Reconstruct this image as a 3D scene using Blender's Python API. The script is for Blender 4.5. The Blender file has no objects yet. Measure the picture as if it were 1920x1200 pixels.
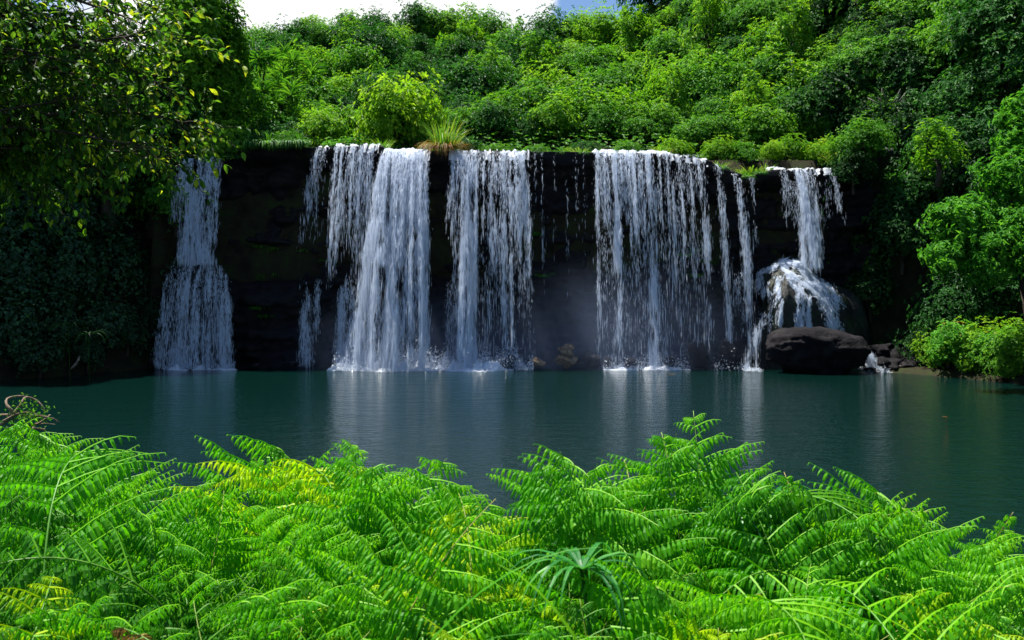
import bpy, math, random
import numpy as np
from mathutils import Vector, Matrix
from mathutils.bvhtree import BVHTree

random.seed(7)
RNG = np.random.default_rng(7)
SC = bpy.context.scene
COL = SC.collection
F = 1663.0            # focal length in photograph pixels
CAMZ, HOR = 3.0, 565.0


def at(px, py, Y):
    return np.array([(px - 960) / F * Y, Y, CAMZ + (HOR - py) / F * Y])


# ------------------------------------------------------------------ noise
def _hash(ix, iy, iz):
    n = (ix * 374761393 + iy * 668265263 + iz * 1442695041) & 0x7fffffff
    n = ((n ^ (n >> 13)) * 1274126177) & 0x7fffffff
    n = ((n ^ (n >> 15)) * 668265263) & 0x7fffffff
    return (n ^ (n >> 16)) / float(0x7fffffff)


def vnoise(p):
    p = np.asarray(p, float)
    i = np.floor(p).astype(np.int64)
    f = p - i
    u = f * f * (3 - 2 * f)
    r = 0
    for dx in (0, 1):
        for dy in (0, 1):
            for dz in (0, 1):
                w = (u[:, 0] if dx else 1 - u[:, 0]) * (u[:, 1] if dy else 1 - u[:, 1]) * (u[:, 2] if dz else 1 - u[:, 2])
                r = r + w * _hash(i[:, 0] + dx, i[:, 1] + dy, i[:, 2] + dz)
    return r * 2 - 1


def fbm(p, octv=4, gain=0.5):
    p = np.asarray(p, float)
    a, s, r = 1.0, 1.0, 0
    for k in range(octv):
        r = r + a * vnoise(p * s + 17.3 * k)
        a *= gain
        s *= 2.03
    return r


def sstep(a, b, x):
    t = np.clip((x - a) / (b - a), 0, 1)
    return t * t * (3 - 2 * t)


# ------------------------------------------------------------------ mesh building
def norm(v):
    return v / np.maximum(np.linalg.norm(v, axis=-1, keepdims=True), 1e-9)


class MB:
    def __init__(self):
        self.v, self.f, self.t, self.n = [], [], [], 0

    def add(self, v, f, tint=None):
        v = np.asarray(v, float)
        f = np.asarray(f, np.int64)
        self.v.append(v)
        self.f.append(f + self.n)
        self.t.append(np.full(len(v), 0.5) if tint is None else np.asarray(tint, float))
        self.n += len(v)

    def verts(self):
        return np.concatenate(self.v)

    def mesh(self, name, mat=None, smooth=False):
        me = bpy.data.meshes.new(name)
        v = np.concatenate(self.v).astype(np.float32)
        me.vertices.add(len(v))
        me.vertices.foreach_set('co', v.ravel())
        loops = np.concatenate([f.ravel() for f in self.f]).astype(np.int32)
        tot = np.concatenate([np.full(len(f), f.shape[1]) for f in self.f]).astype(np.int32)
        st = np.concatenate([[0], np.cumsum(tot)[:-1]]).astype(np.int32)
        me.loops.add(len(loops))
        me.loops.foreach_set('vertex_index', loops)
        me.polygons.add(len(tot))
        me.polygons.foreach_set('loop_start', st)
        if smooth:
            me.polygons.foreach_set('use_smooth', np.ones(len(tot), bool))
        else:
            me.polygons.foreach_set('use_smooth', np.zeros(len(tot), bool))
        at_ = me.attributes.new('tint', 'FLOAT', 'POINT')
        at_.data.foreach_set('value', np.concatenate(self.t).astype(np.float32))
        me.update(calc_edges=True)
        me.validate()
        if mat:
            me.materials.append(mat)
        return me

    def tube(self, pts, rad, n=6, tint=None):
        pts = np.asarray(pts, float)
        rad = np.broadcast_to(np.asarray(rad, float), (len(pts),))
        tg = norm(np.gradient(pts, axis=0))
        ref = np.array([0.13, 0.21, 0.97]) if abs(tg[0][2]) < 0.8 else np.array([0.97, 0.13, 0.21])
        a = norm(np.cross(tg, ref))
        b = np.cross(tg, a)
        ang = np.arange(n) * 2 * math.pi / n
        V = (pts[:, None, :] + rad[:, None, None] * (np.cos(ang)[None, :, None] * a[:, None, :] + np.sin(ang)[None, :, None] * b[:, None, :])).reshape(-1, 3)
        m = len(pts)
        k, j = np.meshgrid(np.arange(m - 1), np.arange(n), indexing='ij')
        q = np.stack([k * n + j, k * n + (j + 1) % n, (k + 1) * n + (j + 1) % n, (k + 1) * n + j], -1).reshape(-1, 4)
        self.add(V, q, None if tint is None else np.full(len(V), tint))
        V2 = np.array([pts[0], pts[-1]])
        base = self.n
        self.add(V2, np.zeros((0, 3), int))
        o = base - m * n
        c0 = [[base, o + (j + 1) % n, o + j] for j in range(n)]
        c1 = [[base + 1, o + (m - 1) * n + j, o + (m - 1) * n + (j + 1) % n] for j in range(n)]
        self.f.append(np.array(c0 + c1))

    def leaves(self, P, D, N, s, w, tmpl='far', tint=None):
        """P base points, D growth direction, N leaf normal, s length, w width/length."""
        T, Fc = LEAF[tmpl]
        P = np.asarray(P, float)
        n = len(P)
        if n == 0:
            return
        D = norm(np.asarray(D, float))
        S = norm(np.cross(D, N))
        N = np.cross(S, D)
        s = np.broadcast_to(s, (n,))
        w = np.broadcast_to(w, (n,))
        V = (P[:, None, :] + (s * w)[:, None, None] * T[None, :, 0:1] * S[:, None, :] + s[:, None, None] * (T[None, :, 1:2] * D[:, None, :] + T[None, :, 2:3] * N[:, None, :]))
        k = len(T)
        base = (np.arange(n) * k)[:, None]
        if tint is None:
            tint = RNG.random(n)
        tt = np.repeat(tint, k)
        first = True
        V = V.reshape(-1, 3)
        off = self.n
        self.v.append(V)
        self.t.append(tt)
        self.n += len(V)
        for fc in Fc:
            fc = np.asarray(fc)
            self.f.append((base[:, :, None] + fc[None]).reshape(-1, fc.shape[1]) + off)

    def drops(self, P, T, L, W):
        T = norm(T)
        n = len(P)
        if n == 0:
            return
        R = RNG.normal(size=(n, 3))
        A = norm(np.cross(T, R))
        B = np.cross(T, A)
        L = np.broadcast_to(L, (n,))[:, None] * 0.5
        W = np.broadcast_to(W, (n,))[:, None] * 0.5
        V = np.stack([P + T * L, P - T * L, P + A * W, P + B * W, P - A * W, P - B * W], 1).reshape(-1, 3)
        fc = np.array([[0, 2, 3], [0, 3, 4], [0, 4, 5], [0, 5, 2], [1, 3, 2], [1, 4, 3], [1, 5, 4], [1, 2, 5]])
        b = (np.arange(n) * 6)[:, None, None]
        self.add(V, (b + fc[None]).reshape(-1, 3), np.repeat(RNG.random(n), 6))

    def grid(self, V, nu, nv, wrap=False):
        i, j = np.meshgrid(np.arange(nu if wrap else nu - 1), np.arange(nv - 1), indexing='ij')
        i2 = (i + 1) % nu
        q = np.stack([i * nv + j, i2 * nv + j, i2 * nv + j + 1, i * nv + j + 1], -1).reshape(-1, 4)
        self.add(V, q)


LEAF = {
    'far': (np.array([[0, 0, 0], [-.5, .5, .10], [0, 1, -.12], [.5, .5, .10]]), [[[0, 2, 1], [0, 3, 2]]]),
    'near': (np.array([[0, 0, 0], [-.40, .28, .06], [0, .3, 0], [.40, .28, .06], [-.46, .6, .03], [0, .62, -.04], [.46, .6, .03], [0, 1, -.2]]),
             [[[0, 2, 1], [0, 3, 2], [4, 5, 7], [5, 6, 7]], [[1, 2, 5, 4], [2, 3, 6, 5]]]),
    'pinnule': (np.array([[-.28, 0, 0], [0, 0, -.01], [.28, 0, 0], [-.5, .35, .0], [0, .36, .05], [.5, .35, .0], [-.36, .72, -.10], [0, .72, -.05], [.36, .72, -.10], [0, 1, -.27]]),
                [[[0, 1, 4, 3], [1, 2, 5, 4], [3, 4, 7, 6], [4, 5, 8, 7]], [[6, 7, 9], [7, 8, 9]]]),
}


def link(name, me, parent=None, loc=None):
    o = bpy.data.objects.new(name, me)
    COL.objects.link(o)
    if parent:
        o.parent = parent
    if loc is not None:
        o.location = loc
    return o


THINGS = []


def tag(o, label=None, cat=None, group=None, kind=None):
    if label:
        o['label'] = label
    if cat:
        o['category'] = cat
    if group:
        o['group'] = group
    if kind:
        o['kind'] = kind
    if label and cat:
        THINGS.append(o)
    return o


def empty(name, loc=(0, 0, 0), rz=0, s=1):
    o = bpy.data.objects.new(name, None)
    o.empty_display_size = 0.2
    COL.objects.link(o)
    o.location = [float(c) for c in loc]
    o.rotation_euler = (0, 0, rz)
    o.scale = (s, s, s) if np.isscalar(s) else s
    return o


# ------------------------------------------------------------------ materials
def new_mat(name):
    m = bpy.data.materials.new(name)
    m.use_nodes = True
    nt = m.node_tree
    nt.nodes.clear()
    out = nt.nodes.new('ShaderNodeOutputMaterial')
    return m, nt, out


def nd(nt, typ, **kw):
    n = nt.nodes.new(typ)
    for k, v in kw.items():
        if k in n.inputs:
            n.inputs[k].default_value = v
        else:
            setattr(n, k, v)
    return n


def ramp(nt, fac, stops):
    r = nt.nodes.new('ShaderNodeValToRGB')
    el = r.color_ramp.elements
    while len(el) < len(stops):
        el.new(0.5)
    for e, (p, c) in zip(el, stops):
        e.position = p
        e.color = (*c, 1)
    nt.links.new(fac, r.inputs[0])
    return r.outputs[0]


def leaf_mat(name, stops, transl=0.45, rough=0.55, spec=0.22, objvar=0.25, tmul=1.3):
    """stops: three colours along the random leaf tint."""
    m, nt, out = new_mat(name)
    at_ = nd(nt, 'ShaderNodeAttribute', attribute_name='tint')
    oi = nd(nt, 'ShaderNodeObjectInfo')
    a = nd(nt, 'ShaderNodeMath', operation='MULTIPLY_ADD')
    nt.links.new(oi.outputs['Random'], a.inputs[0])
    a.inputs[1].default_value = objvar
    a.inputs[2].default_value = -objvar / 2
    b = nd(nt, 'ShaderNodeMath', operation='ADD', use_clamp=True)
    nt.links.new(a.outputs[0], b.inputs[0])
    nt.links.new(at_.outputs['Fac'], b.inputs[1])
    c = ramp(nt, b.outputs[0], stops)
    p = nd(nt, 'ShaderNodeBsdfPrincipled', Roughness=rough)
    p.inputs['Specular IOR Level'].default_value = spec
    nt.links.new(c, p.inputs['Base Color'])
    hs = nd(nt, 'ShaderNodeMix', data_type='RGBA', blend_type='MULTIPLY')
    hs.inputs['Factor'].default_value = 1
    nt.links.new(c, hs.inputs[6])
    hs.inputs[7].default_value = (tmul * 1.05, tmul, tmul * 0.6, 1)
    t = nd(nt, 'ShaderNodeBsdfTranslucent')
    nt.links.new(hs.outputs[2], t.inputs['Color'])
    mx = nd(nt, 'ShaderNodeMixShader', Fac=transl)
    nt.links.new(p.outputs[0], mx.inputs[1])
    nt.links.new(t.outputs[0], mx.inputs[2])
    nt.links.new(mx.outputs[0], out.inputs[0])
    return m


def rock_mat(name, stops, scale=1.5, rough=0.45, bump=0.5, spec=0.4, stretch=(1, 1, 1)):
    m, nt, out = new_mat(name)
    tc = nd(nt, 'ShaderNodeTexCoord')
    mp = nd(nt, 'ShaderNodeMapping')
    mp.inputs['Scale'].default_value = stretch
    nt.links.new(tc.outputs['Object'], mp.inputs[0])
    n1 = nd(nt, 'ShaderNodeTexNoise', Scale=scale, Detail=8.0, Roughness=0.65)
    n2 = nd(nt, 'ShaderNodeTexNoise', Scale=scale * 9, Detail=6.0, Roughness=0.7)
    for n in (n1, n2):
        nt.links.new(mp.outputs[0], n.inputs['Vector'])
    c = ramp(nt, n1.outputs['Fac'], stops)
    p = nd(nt, 'ShaderNodeBsdfPrincipled', Roughness=rough)
    p.inputs['Specular IOR Level'].default_value = spec
    nt.links.new(c, p.inputs['Base Color'])
    ad = nd(nt, 'ShaderNodeMath', operation='MULTIPLY_ADD')
    nt.links.new(n2.outputs['Fac'], ad.inputs[0])
    ad.inputs[1].default_value = 0.35
    nt.links.new(n1.outputs['Fac'], ad.inputs[2])
    bp = nd(nt, 'ShaderNodeBump', Strength=bump, Distance=0.15)
    nt.links.new(ad.outputs[0], bp.inputs['Height'])
    nt.links.new(bp.outputs[0], p.inputs['Normal'])
    rr = nd(nt, 'ShaderNodeMapRange')
    nt.links.new(n2.outputs['Fac'], rr.inputs[0])
    rr.inputs[3].default_value = max(0.05, rough - .2)
    rr.inputs[4].default_value = min(1, rough + .3)
    nt.links.new(rr.outputs[0], p.inputs['Roughness'])
    nt.links.new(p.outputs[0], out.inputs[0])
    return m


M = {}
M['cliff'] = rock_mat('wet_basalt', [(0.3, (.002, .002, .004)), (.5, (.005, .005, .007)), (.62, (.013, .010, .007)), (.75, (.008, .016, .004))], 1.4, .5, 1.0, .2, (1, 1, 1.7))
M['boulder'] = rock_mat('boulder_rock', [(0.3, (.002, .0018, .003)), (.5, (.006, .005, .007)), (.62, (.018, .015, .017)), (.74, (.010, .022, .006))], 2.4, .7, 1.0, .15)
M['mossrock'] = rock_mat('mossy_wet_rock', [(0.3, (.002, .003, .003)), (.48, (.006, .008, .006)), (.6, (.010, .020, .006)), (.75, (.016, .035, .008))], 1.8, .4, .8, .4)
M['tanrock'] = rock_mat('tan_rock', [(0.35, (.03, .02, .012)), (.5, (.16, .10, .05)), (.62, (.30, .19, .09)), (.75, (.05, .03, .02))], 2.2, .6, .7, .3)
M['mudrock'] = rock_mat('ochre_mud_rock', [(0.35, (.012, .010, .005)), (.55, (.022, .016, .006)), (.7, (.035, .024, .008))], 2.2, .5, .6, .3)
M['stone'] = rock_mat('shore_stone_rock', [(0.3, (.03, .026, .022)), (.5, (.09, .075, .06)), (.7, (.18, .14, .10))], 2.2, .6, .6, .3)
M['ground'] = rock_mat('forest_floor', [(0.3, (.008, .007, .004)), (.5, (.022, .020, .010)), (.65, (.02, .035, .008)), (.8, (.04, .03, .015))], 1.2, .9, .6, .1)
M['bark'] = rock_mat('bark', [(0.3, (.02, .015, .010)), (.5, (.05, .04, .03)), (.7, (.11, .09, .07))], 4, .85, .6, .1, (1, 1, .3))
M['deadwood'] = rock_mat('dead_wood', [(0.3, (.10, .07, .05)), (.5, (.24, .17, .12)), (.7, (.38, .29, .22))], 6, .8, .4, .1)
M['grey_twig'] = rock_mat('grey_twig', [(0.3, (.07, .065, .06)), (.7, (.22, .2, .19))], 4, .8, .4, .1)

M['leaf_yellow'] = leaf_mat('leaf_yellow_green', [(0, (.05, .18, .008)), (.5, (.145, .34, .014)), (1, (.29, .46, .022))], .5)
M['leaf_mid'] = leaf_mat('leaf_mid_green', [(0, (.020, .10, .008)), (.55, (.065, .23, .014)), (1, (.17, .38, .025))], .42)
M['leaf_lime'] = leaf_mat('leaf_fresh_green', [(0, (.035, .14, .008)), (.55, (.11, .30, .014)), (1, (.25, .44, .025))], .46)
M['leaf_dark'] = leaf_mat('leaf_dark_green', [(0, (.008, .050, .009)), (.6, (.026, .125, .018)), (1, (.08, .24, .028))], .38)
M['leaf_shade'] = leaf_mat('leaf_shaded_green', [(0, (.005, .028, .007)), (.6, (.014, .065, .012)), (1, (.045, .15, .02))], .34)  # darkened leaf green: the shade of the banks is put into the colour
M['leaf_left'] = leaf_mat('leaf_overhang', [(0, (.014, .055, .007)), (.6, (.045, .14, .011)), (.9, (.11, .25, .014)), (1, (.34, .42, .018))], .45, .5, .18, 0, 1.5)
M['leaf_vine'] = leaf_mat('leaf_vine', [(0, (.008, .038, .010)), (.7, (.022, .090, .022)), (1, (.075, .20, .04))], .28, .45, .4, .1)
M['leaf_right'] = leaf_mat('leaf_right_tree', [(0, (.03, .15, .012)), (.5, (.07, .27, .016)), (.95, (.15, .38, .03)), (1, (.3, .2, .03))], .45)
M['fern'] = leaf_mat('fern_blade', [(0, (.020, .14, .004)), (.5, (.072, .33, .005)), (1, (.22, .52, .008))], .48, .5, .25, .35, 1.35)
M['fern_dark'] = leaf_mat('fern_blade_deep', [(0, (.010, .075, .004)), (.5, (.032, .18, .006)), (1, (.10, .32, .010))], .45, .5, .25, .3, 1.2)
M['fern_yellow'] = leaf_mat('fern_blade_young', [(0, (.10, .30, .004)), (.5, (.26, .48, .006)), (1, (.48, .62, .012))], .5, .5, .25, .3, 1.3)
M['fern_dead'] = leaf_mat('fern_blade_dry', [(0, (.07, .035, .012)), (.5, (.20, .11, .03)), (1, (.34, .24, .07))], .3, .7, .1, .2, 1.0)
M['stalk'] = leaf_mat('fern_stalk', [(0, (.07, .24, .015)), (.6, (.16, .28, .03)), (1, (.30, .24, .06))], .1, .5, .4, .5)
M['strap'] = leaf_mat('strap_leaf', [(0, (.015, .12, .02)), (.5, (.035, .22, .03)), (1, (.10, .33, .04))], .4, .35, .5, .2)
M['grass'] = leaf_mat('grass_clump', [(0, (.06, .20, .012)), (.6, (.14, .32, .02)), (1, (.30, .34, .05))], .45, .4, .4, .3)
M['drygrass'] = leaf_mat('dry_grass', [(0, (.08, .14, .01)), (.4, (.20, .17, .02)), (.75, (.34, .15, .03)), (1, (.25, .07, .02))], .4, .5, .3, .0)


def water_white(name, col, tr=0.4, clear=0.0):
    m, nt, out = new_mat(name)
    d = nd(nt, 'ShaderNodeBsdfPrincipled', Roughness=0.35)
    d.inputs['Base Color'].default_value = (*col, 1)
    d.inputs['Specular IOR Level'].default_value = .5
    t = nd(nt, 'ShaderNodeBsdfTranslucent')
    t.inputs['Color'].default_value = (*col, 1)
    mx = nd(nt, 'ShaderNodeMixShader', Fac=tr)
    nt.links.new(d.outputs[0], mx.inputs[1])
    nt.links.new(t.outputs[0], mx.inputs[2])
    if clear:
        tr_ = nd(nt, 'ShaderNodeBsdfTransparent')
        m2 = nd(nt, 'ShaderNodeMixShader', Fac=clear)
        nt.links.new(mx.outputs[0], m2.inputs[1])
        nt.links.new(tr_.outputs[0], m2.inputs[2])
        mx = m2
    nt.links.new(mx.outputs[0], out.inputs[0])
    return m


M['white'] = water_white('white_water', (.87, .92, .995), .5, .22)
M['foam'] = water_white('foam', (.85, .88, .93), .2)


def pool_mat():
    m, nt, out = new_mat('pool_surface')
    tc = nd(nt, 'ShaderNodeTexCoord')
    hs = []
    for sc, st, det in ((0.8, (1, 2.0, 1), 3), (4.0, (1, 1.6, 1), 4), (12.0, (1, 1.3, 1), 3)):
        mp = nd(nt, 'ShaderNodeMapping')
        mp.inputs['Scale'].default_value = st
        nt.links.new(tc.outputs['Object'], mp.inputs[0])
        n = nd(nt, 'ShaderNodeTexNoise', Scale=sc, Detail=float(det), Roughness=.55)
        nt.links.new(mp.outputs[0], n.inputs['Vector'])
        hs.append(n)
    b1 = nd(nt, 'ShaderNodeBump', Strength=1.0, Distance=0.055)
    nt.links.new(hs[0].outputs['Fac'], b1.inputs['Height'])
    b2 = nd(nt, 'ShaderNodeBump', Strength=1.0, Distance=0.045)
    nt.links.new(hs[1].outputs['Fac'], b2.inputs['Height'])
    nt.links.new(b1.outputs[0], b2.inputs['Normal'])
    b3 = nd(nt, 'ShaderNodeBump', Strength=1.0, Distance=0.016)
    nt.links.new(hs[2].outputs['Fac'], b3.inputs['Height'])
    nt.links.new(b2.outputs[0], b3.inputs['Normal'])
    p = nd(nt, 'ShaderNodeBsdfPrincipled', Roughness=0.06, IOR=1.33)
    p.inputs['Base Color'].default_value = (.0014, .0125, .0100, 1)
    nt.links.new(b3.outputs[0], p.inputs['Normal'])
    nt.links.new(p.outputs[0], out.inputs[0])
    return m


M['pool'] = pool_mat()

# ------------------------------------------------------------------ terrain
POOL = np.array([(-24, 17), (-9.3, 15.5), (-6.6, 11.5), (-4, 7.6), (0, 6.6), (3, 6.8), (6, 6.6), (10, 6.0), (22, 8), (23, 20),
                 (19.2, 30.5), (17.2, 35), (15.6, 38), (14.6, 41.6), (-15.5, 41.6), (-16.3, 39), (-19.3, 33.2), (-24, 28)], float)


def pool_dist(x, y):
    """signed distance to the pool outline: positive outside."""
    p = np.stack([x, y], -1)
    d = np.full(len(p), 1e9)
    inside = np.zeros(len(p), bool)
    for i in range(len(POOL)):
        a, b = POOL[i], POOL[(i + 1) % len(POOL)]
        ab = b - a
        t = np.clip(((p - a) @ ab) / (ab @ ab), 0, 1)
        q = a + t[:, None] * ab
        d = np.minimum(d, np.hypot(*(p - q).T))
        c = (a[1] > p[:, 1]) != (b[1] > p[:, 1])
        with np.errstate(divide='ignore', invalid='ignore'):
            xi = (b[0] - a[0]) * (p[:, 1] - a[1]) / (b[1] - a[1] + 1e-12) + a[0]
        inside ^= c & (p[:, 0] < xi)
    return np.where(inside, -d, d)


def ground(x, y):
    x = np.atleast_1d(np.asarray(x, float))
    y = np.atleast_1d(np.asarray(y, float))
    d = pool_dist(x, y)
    p = np.stack([x, y, np.zeros_like(x)], -1)
    nz = fbm(p * 0.12, 4)
    ns = fbm(p * 0.6 + 5, 3)
    near = np.minimum(0.10 + 0.30 * np.maximum(d, 0), 1.25) + 0.07 * ns
    yy = np.clip(y, 44, 80)
    hill = 9.75 + 0.455 * (yy - 44) + 0.9 * nz * sstep(44, 52, y)
    hill = hill + 0.60 * np.maximum(0, x - 9) * sstep(50, 60, y) + 0.95 * np.maximum(0, x - 16.5) * (1 - sstep(50, 60, y))
    hill = hill + 0.10 * np.clip(x + 2, 0, 20) * sstep(60, 80, y)
    hill = hill - 0.5 * np.maximum(0, y - 80) - .12 * np.maximum(0, -20 - x)
    back = (y > 40.5) & (x > -16.5) & (x < 15.2)
    st = np.where(back, 14.0, 1.75)
    far = np.minimum(0.15 + st * np.maximum(d, 0) + np.where(back, 0, 0.35 * ns), hill)
    # a short shelf of gravel on the right bank
    shelf = (x > 13) & (y < 40.5) & (y > 28)
    far = np.where(shelf, np.minimum(0.10 + 0.16 * d + 1.9 * np.maximum(d - 2.4, 0) + .1 * ns, hill), far)
    w = sstep(26, 16, y)
    out = w * near + (1 - w) * far
    return np.where(d > 0, out, -0.15 + 0.9 * np.maximum(d, -2.0))


def build_terrain():
    m = MB()
    xs = np.concatenate([np.linspace(-120, -40, 20), np.linspace(-38, 46, 211), np.linspace(50, 120, 18)])
    ys = np.concatenate([np.linspace(-60, -4, 15), np.linspace(-2, 95, 243), np.linspace(98, 170, 18)])
    X, Y = np.meshgrid(xs, ys, indexing='ij')
    Z = ground(X.ravel(), Y.ravel())
    m.grid(np.stack([X.ravel(), Y.ravel(), Z], -1), len(xs), len(ys))
    o = link('ground', m.mesh('ground', M['ground'], True))
    tag(o, kind='structure')
    return m.verts()


build_terrain()

w_ = MB()
w_.add([(-26, 5, 0), (25, 5, 0), (25, 43, 0), (-26, 43, 0)], [[0, 1, 2, 3]])
tag(link('pool_water', w_.mesh('pool_water', M['pool'])), kind='structure')


# ------------------------------------------------------------------ the rock cliff behind the falls
def lip_z(x):
    px = 960 + x * F / 41.0
    py = np.interp(px, [150, 240, 330, 345, 415, 430, 450, 560, 575, 715, 725, 1000, 1250, 1330, 1345, 1400, 1450, 1565, 1580, 1700],
                   [420, 330, 300, 297, 297, 290, 272, 270, 276, 272, 281, 284, 287, 300, 312, 330, 317, 317, 300, 270])
    return CAMZ + (HOR - py) / F * 41.0


LIPY = 41.0


def cliff_y(x, z):
    """front face: overhanging lip, hollow below it, a broken ledge half way down."""
    p = np.stack([x * .5, np.zeros_like(x), z * .9], -1)
    strata = 0.28 * vnoise(np.stack([x * .12, np.zeros_like(x) + 3, z * 2.6], -1)) + 0.16 * vnoise(np.stack([x * .35, np.zeros_like(x) + 8, z * 6], -1))
    rough = 0.42 * fbm(p * 1.5, 5, .6) + 0.12 * vnoise(np.stack([x * 3, z * 0.7, z * 0], -1))
    top = lip_z(x)
    h = top - z
    hollow = 1.15 * sstep(0.25, 1.1, h)
    led = 4.2 + 0.5 * vnoise(np.stack([x * .4, x * 0 + 2, x * 0], -1))
    ledge = sstep(0.35, -0.1, z - led) * (1.0 + 0.35 * vnoise(np.stack([x * .3, x * 0 + 9, x * 0], -1))) + 0.12 * np.maximum(0, led - z) * (z < led)
    return LIPY + hollow - ledge + strata * sstep(0, .5, h) + rough * sstep(0, 1, h) + 0.15 * vnoise(np.stack([x * .9, x * 0, x * 0], -1))


def build_cliff():
    m = MB()
    xs = np.arange(-19.5, 17.6, 0.11)
    nv = 118
    V = []
    for x in xs:
        top = float(lip_z(np.array([x]))[0])
        zz = np.linspace(-1.2, top, nv - 12)
        yy = cliff_y(np.full(nv - 12, x), zz)
        yb = np.linspace(yy[-1] + .12, 46.5, 12)
        n = fbm(np.stack([np.full(12, x) * 1.3, yb * 1.3, np.zeros(12)], -1), 3)
        V.append(np.stack([np.full(nv, x), np.concatenate([yy, yb]), np.concatenate([zz, top + .10 * n * sstep(41, 42, yb)])], -1))
    V = np.concatenate(V)
    V[:, 0] += 0.08 * fbm(V * 1.7 + 3, 2)
    m.grid(V, len(xs), nv)
    o = link('cliff', m.mesh('cliff', M['cliff'], True))
    tag(o, kind='structure')


build_cliff()


# ------------------------------------------------------------------ rocks
def ico(sub):
    import bmesh
    bm = bmesh.new()
    bmesh.ops.create_icosphere(bm, subdivisions=sub, radius=1)
    v = np.array([q.co[:] for q in bm.verts])
    f = np.array([[w.index for w in q.verts] for q in bm.faces])
    bm.free()
    return v, f


ICO = {s: ico(s) for s in (3, 4, 5)}


def rock_mesh(name, dims, seed, mat, sub=4, amp=.28, power=2.6, flat=0.0):
    v, f = ICO[sub]
    v = v.copy()
    r = (np.abs(v) ** power).sum(1) ** (-1 / power)
    d = v * r[:, None]
    n = fbm(v * 1.1 + seed * 7.7, 5, .52)
    # facets: flatten against a few random planes
    g = np.random.default_rng(seed)
    for _ in range(9):
        pn = norm(g.normal(size=3))
        lim = g.uniform(.62, .9)
        e = d @ pn
        d = d - np.maximum(e - lim, 0)[:, None] * pn * .8
    d = d * (1 + amp * n + .055 * fbm(v * 4.3 + seed, 4, .6))[:, None]
    d = d * np.array(dims)
    m = MB()
    m.add(d, f)
    return m.mesh(name, mat, True), m


def add_rock(name, label, px, pybase, wpx, hpx, Y, mat='boulder', seed=1, depth=1.0, group=None, sub=4, sink=.25, rz=0, z0=None, amp=.28, power=2.6):
    k = Y / F
    w, h = wpx * k / 2, hpx * k
    me, _ = rock_mesh(name, (w, w * depth, h * (1 + sink) / 2), seed, M[mat], sub, amp, power)
    zb = CAMZ + (HOR - pybase) * k if z0 is None else z0
    o = link(name, me, None, ((px - 960) * k, Y, zb + h * (1 - sink) / 2))
    o.rotation_euler = (0, 0, rz)
    tag(o, label, 'rock', group)
    return o


add_rock('boulder', 'large dark boulder in the pool below the right cascade', 1528, 697, 196, 80, 37.6, 'boulder', 5, .75, sub=5, amp=.15, power=2.6)
RG = 'rocks along the foot of the falls'
for px, py, w, h, mt, sd, lb in [
    (952, 687, 36, 20, 'boulder', 11, 'dark pointed rock in the foam at the right end of the white water'),
    (992, 685, 18, 11, 'boulder', 12, 'tiny dark rock beside the small tan rock'),
    (1008, 685, 22, 14, 'tanrock', 13, 'small tan rock between two dark rocks'),
    (1110, 685, 34, 26, 'boulder', 14, 'dark rounded rock right of the tan rock pile'),
    (1138, 685, 20, 16, 'boulder', 15, 'low dark rock left of the curtain foam'),
    (1180, 685, 28, 14, 'boulder', 16, 'low dark rock in the foam below the curtain fall'),
    (1258, 684, 24, 14, 'boulder', 26, 'small dark rock under the right edge of the curtain fall'),
    (1310, 685, 46, 42, 'boulder', 17, 'tall dark rock block standing left of the right cascade'),
    (1366, 685, 36, 46, 'boulder', 18, 'narrow dark rock pillar nearest the right cascade'),
    (1398, 685, 26, 22, 'mossrock', 27, 'small dark rock at the left foot of the right cascade'),
    (822, 688, 20, 12, 'boulder', 19, 'small dark rock in the foam below the main white fall'),
    (770, 687, 14, 8, 'boulder', 28, 'tiny dark rock poking from the foam of the main white fall'),
    (545, 688, 30, 10, 'boulder', 20, 'flat dark rock at the waterline under the bare cliff'),
    (480, 690, 22, 9, 'boulder', 21, 'low dark rock just right of the left fall foam'),
]:
    add_rock('rock', lb, px, py, w, h, 39.0, mt, sd, .9, RG)
t_ = empty('rock_pile', at(1063, 685, 39.0))
tag(t_, 'tan rock pile of two stacked lobes under the bare cliff gap', 'rock', RG)
for (dx, dz, w, h, sd, rz) in ((-.12, .22, .40, .26, 31, 0), (.16, .18, .34, .24, 32, .5), (-.02, .60, .36, .26, 33, .3), (.12, .78, .22, .14, 34, .1)):
    me, _ = rock_mesh('stone', (w, w * .8, h), sd, M['tanrock'], 4, .3)
    o = link('stone', me, t_, (dx, 0, dz))
    o.rotation_euler = (0, .5 * (dx < 0), rz)
add_rock('submerged_rock', 'flat ochre rock just breaking the pool surface before the curtain fall', 1268, 704, 56, 2.2, 36.4, 'mudrock', 40, 1.2, sink=.9, amp=.2)
SG = 'stones on the right shore'
for i in range(26):
    px = 1628 + i * 9.6 + random.uniform(-6, 6)
    Y = 37.7 - max(0, px - 1720) * 0.024 + random.uniform(-.15, .5)
    big = px < 1745
    w = random.uniform(18, 46) if big and i % 2 else random.uniform(10, 20)
    x = (px - 960) / F * Y
    zz = float(ground(x, Y)[0])
    add_rock('shore_stone', 'dark wet stone on the right shore' if i % 2 else 'pale ochre stone on the right shore', px, 0, w, w * random.uniform(.3, .5), Y, 'boulder' if i % 2 else 'stone', 60 + i, .9, SG, 3, .3, random.uniform(0, 3), z0=max(zz, -.02))
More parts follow.
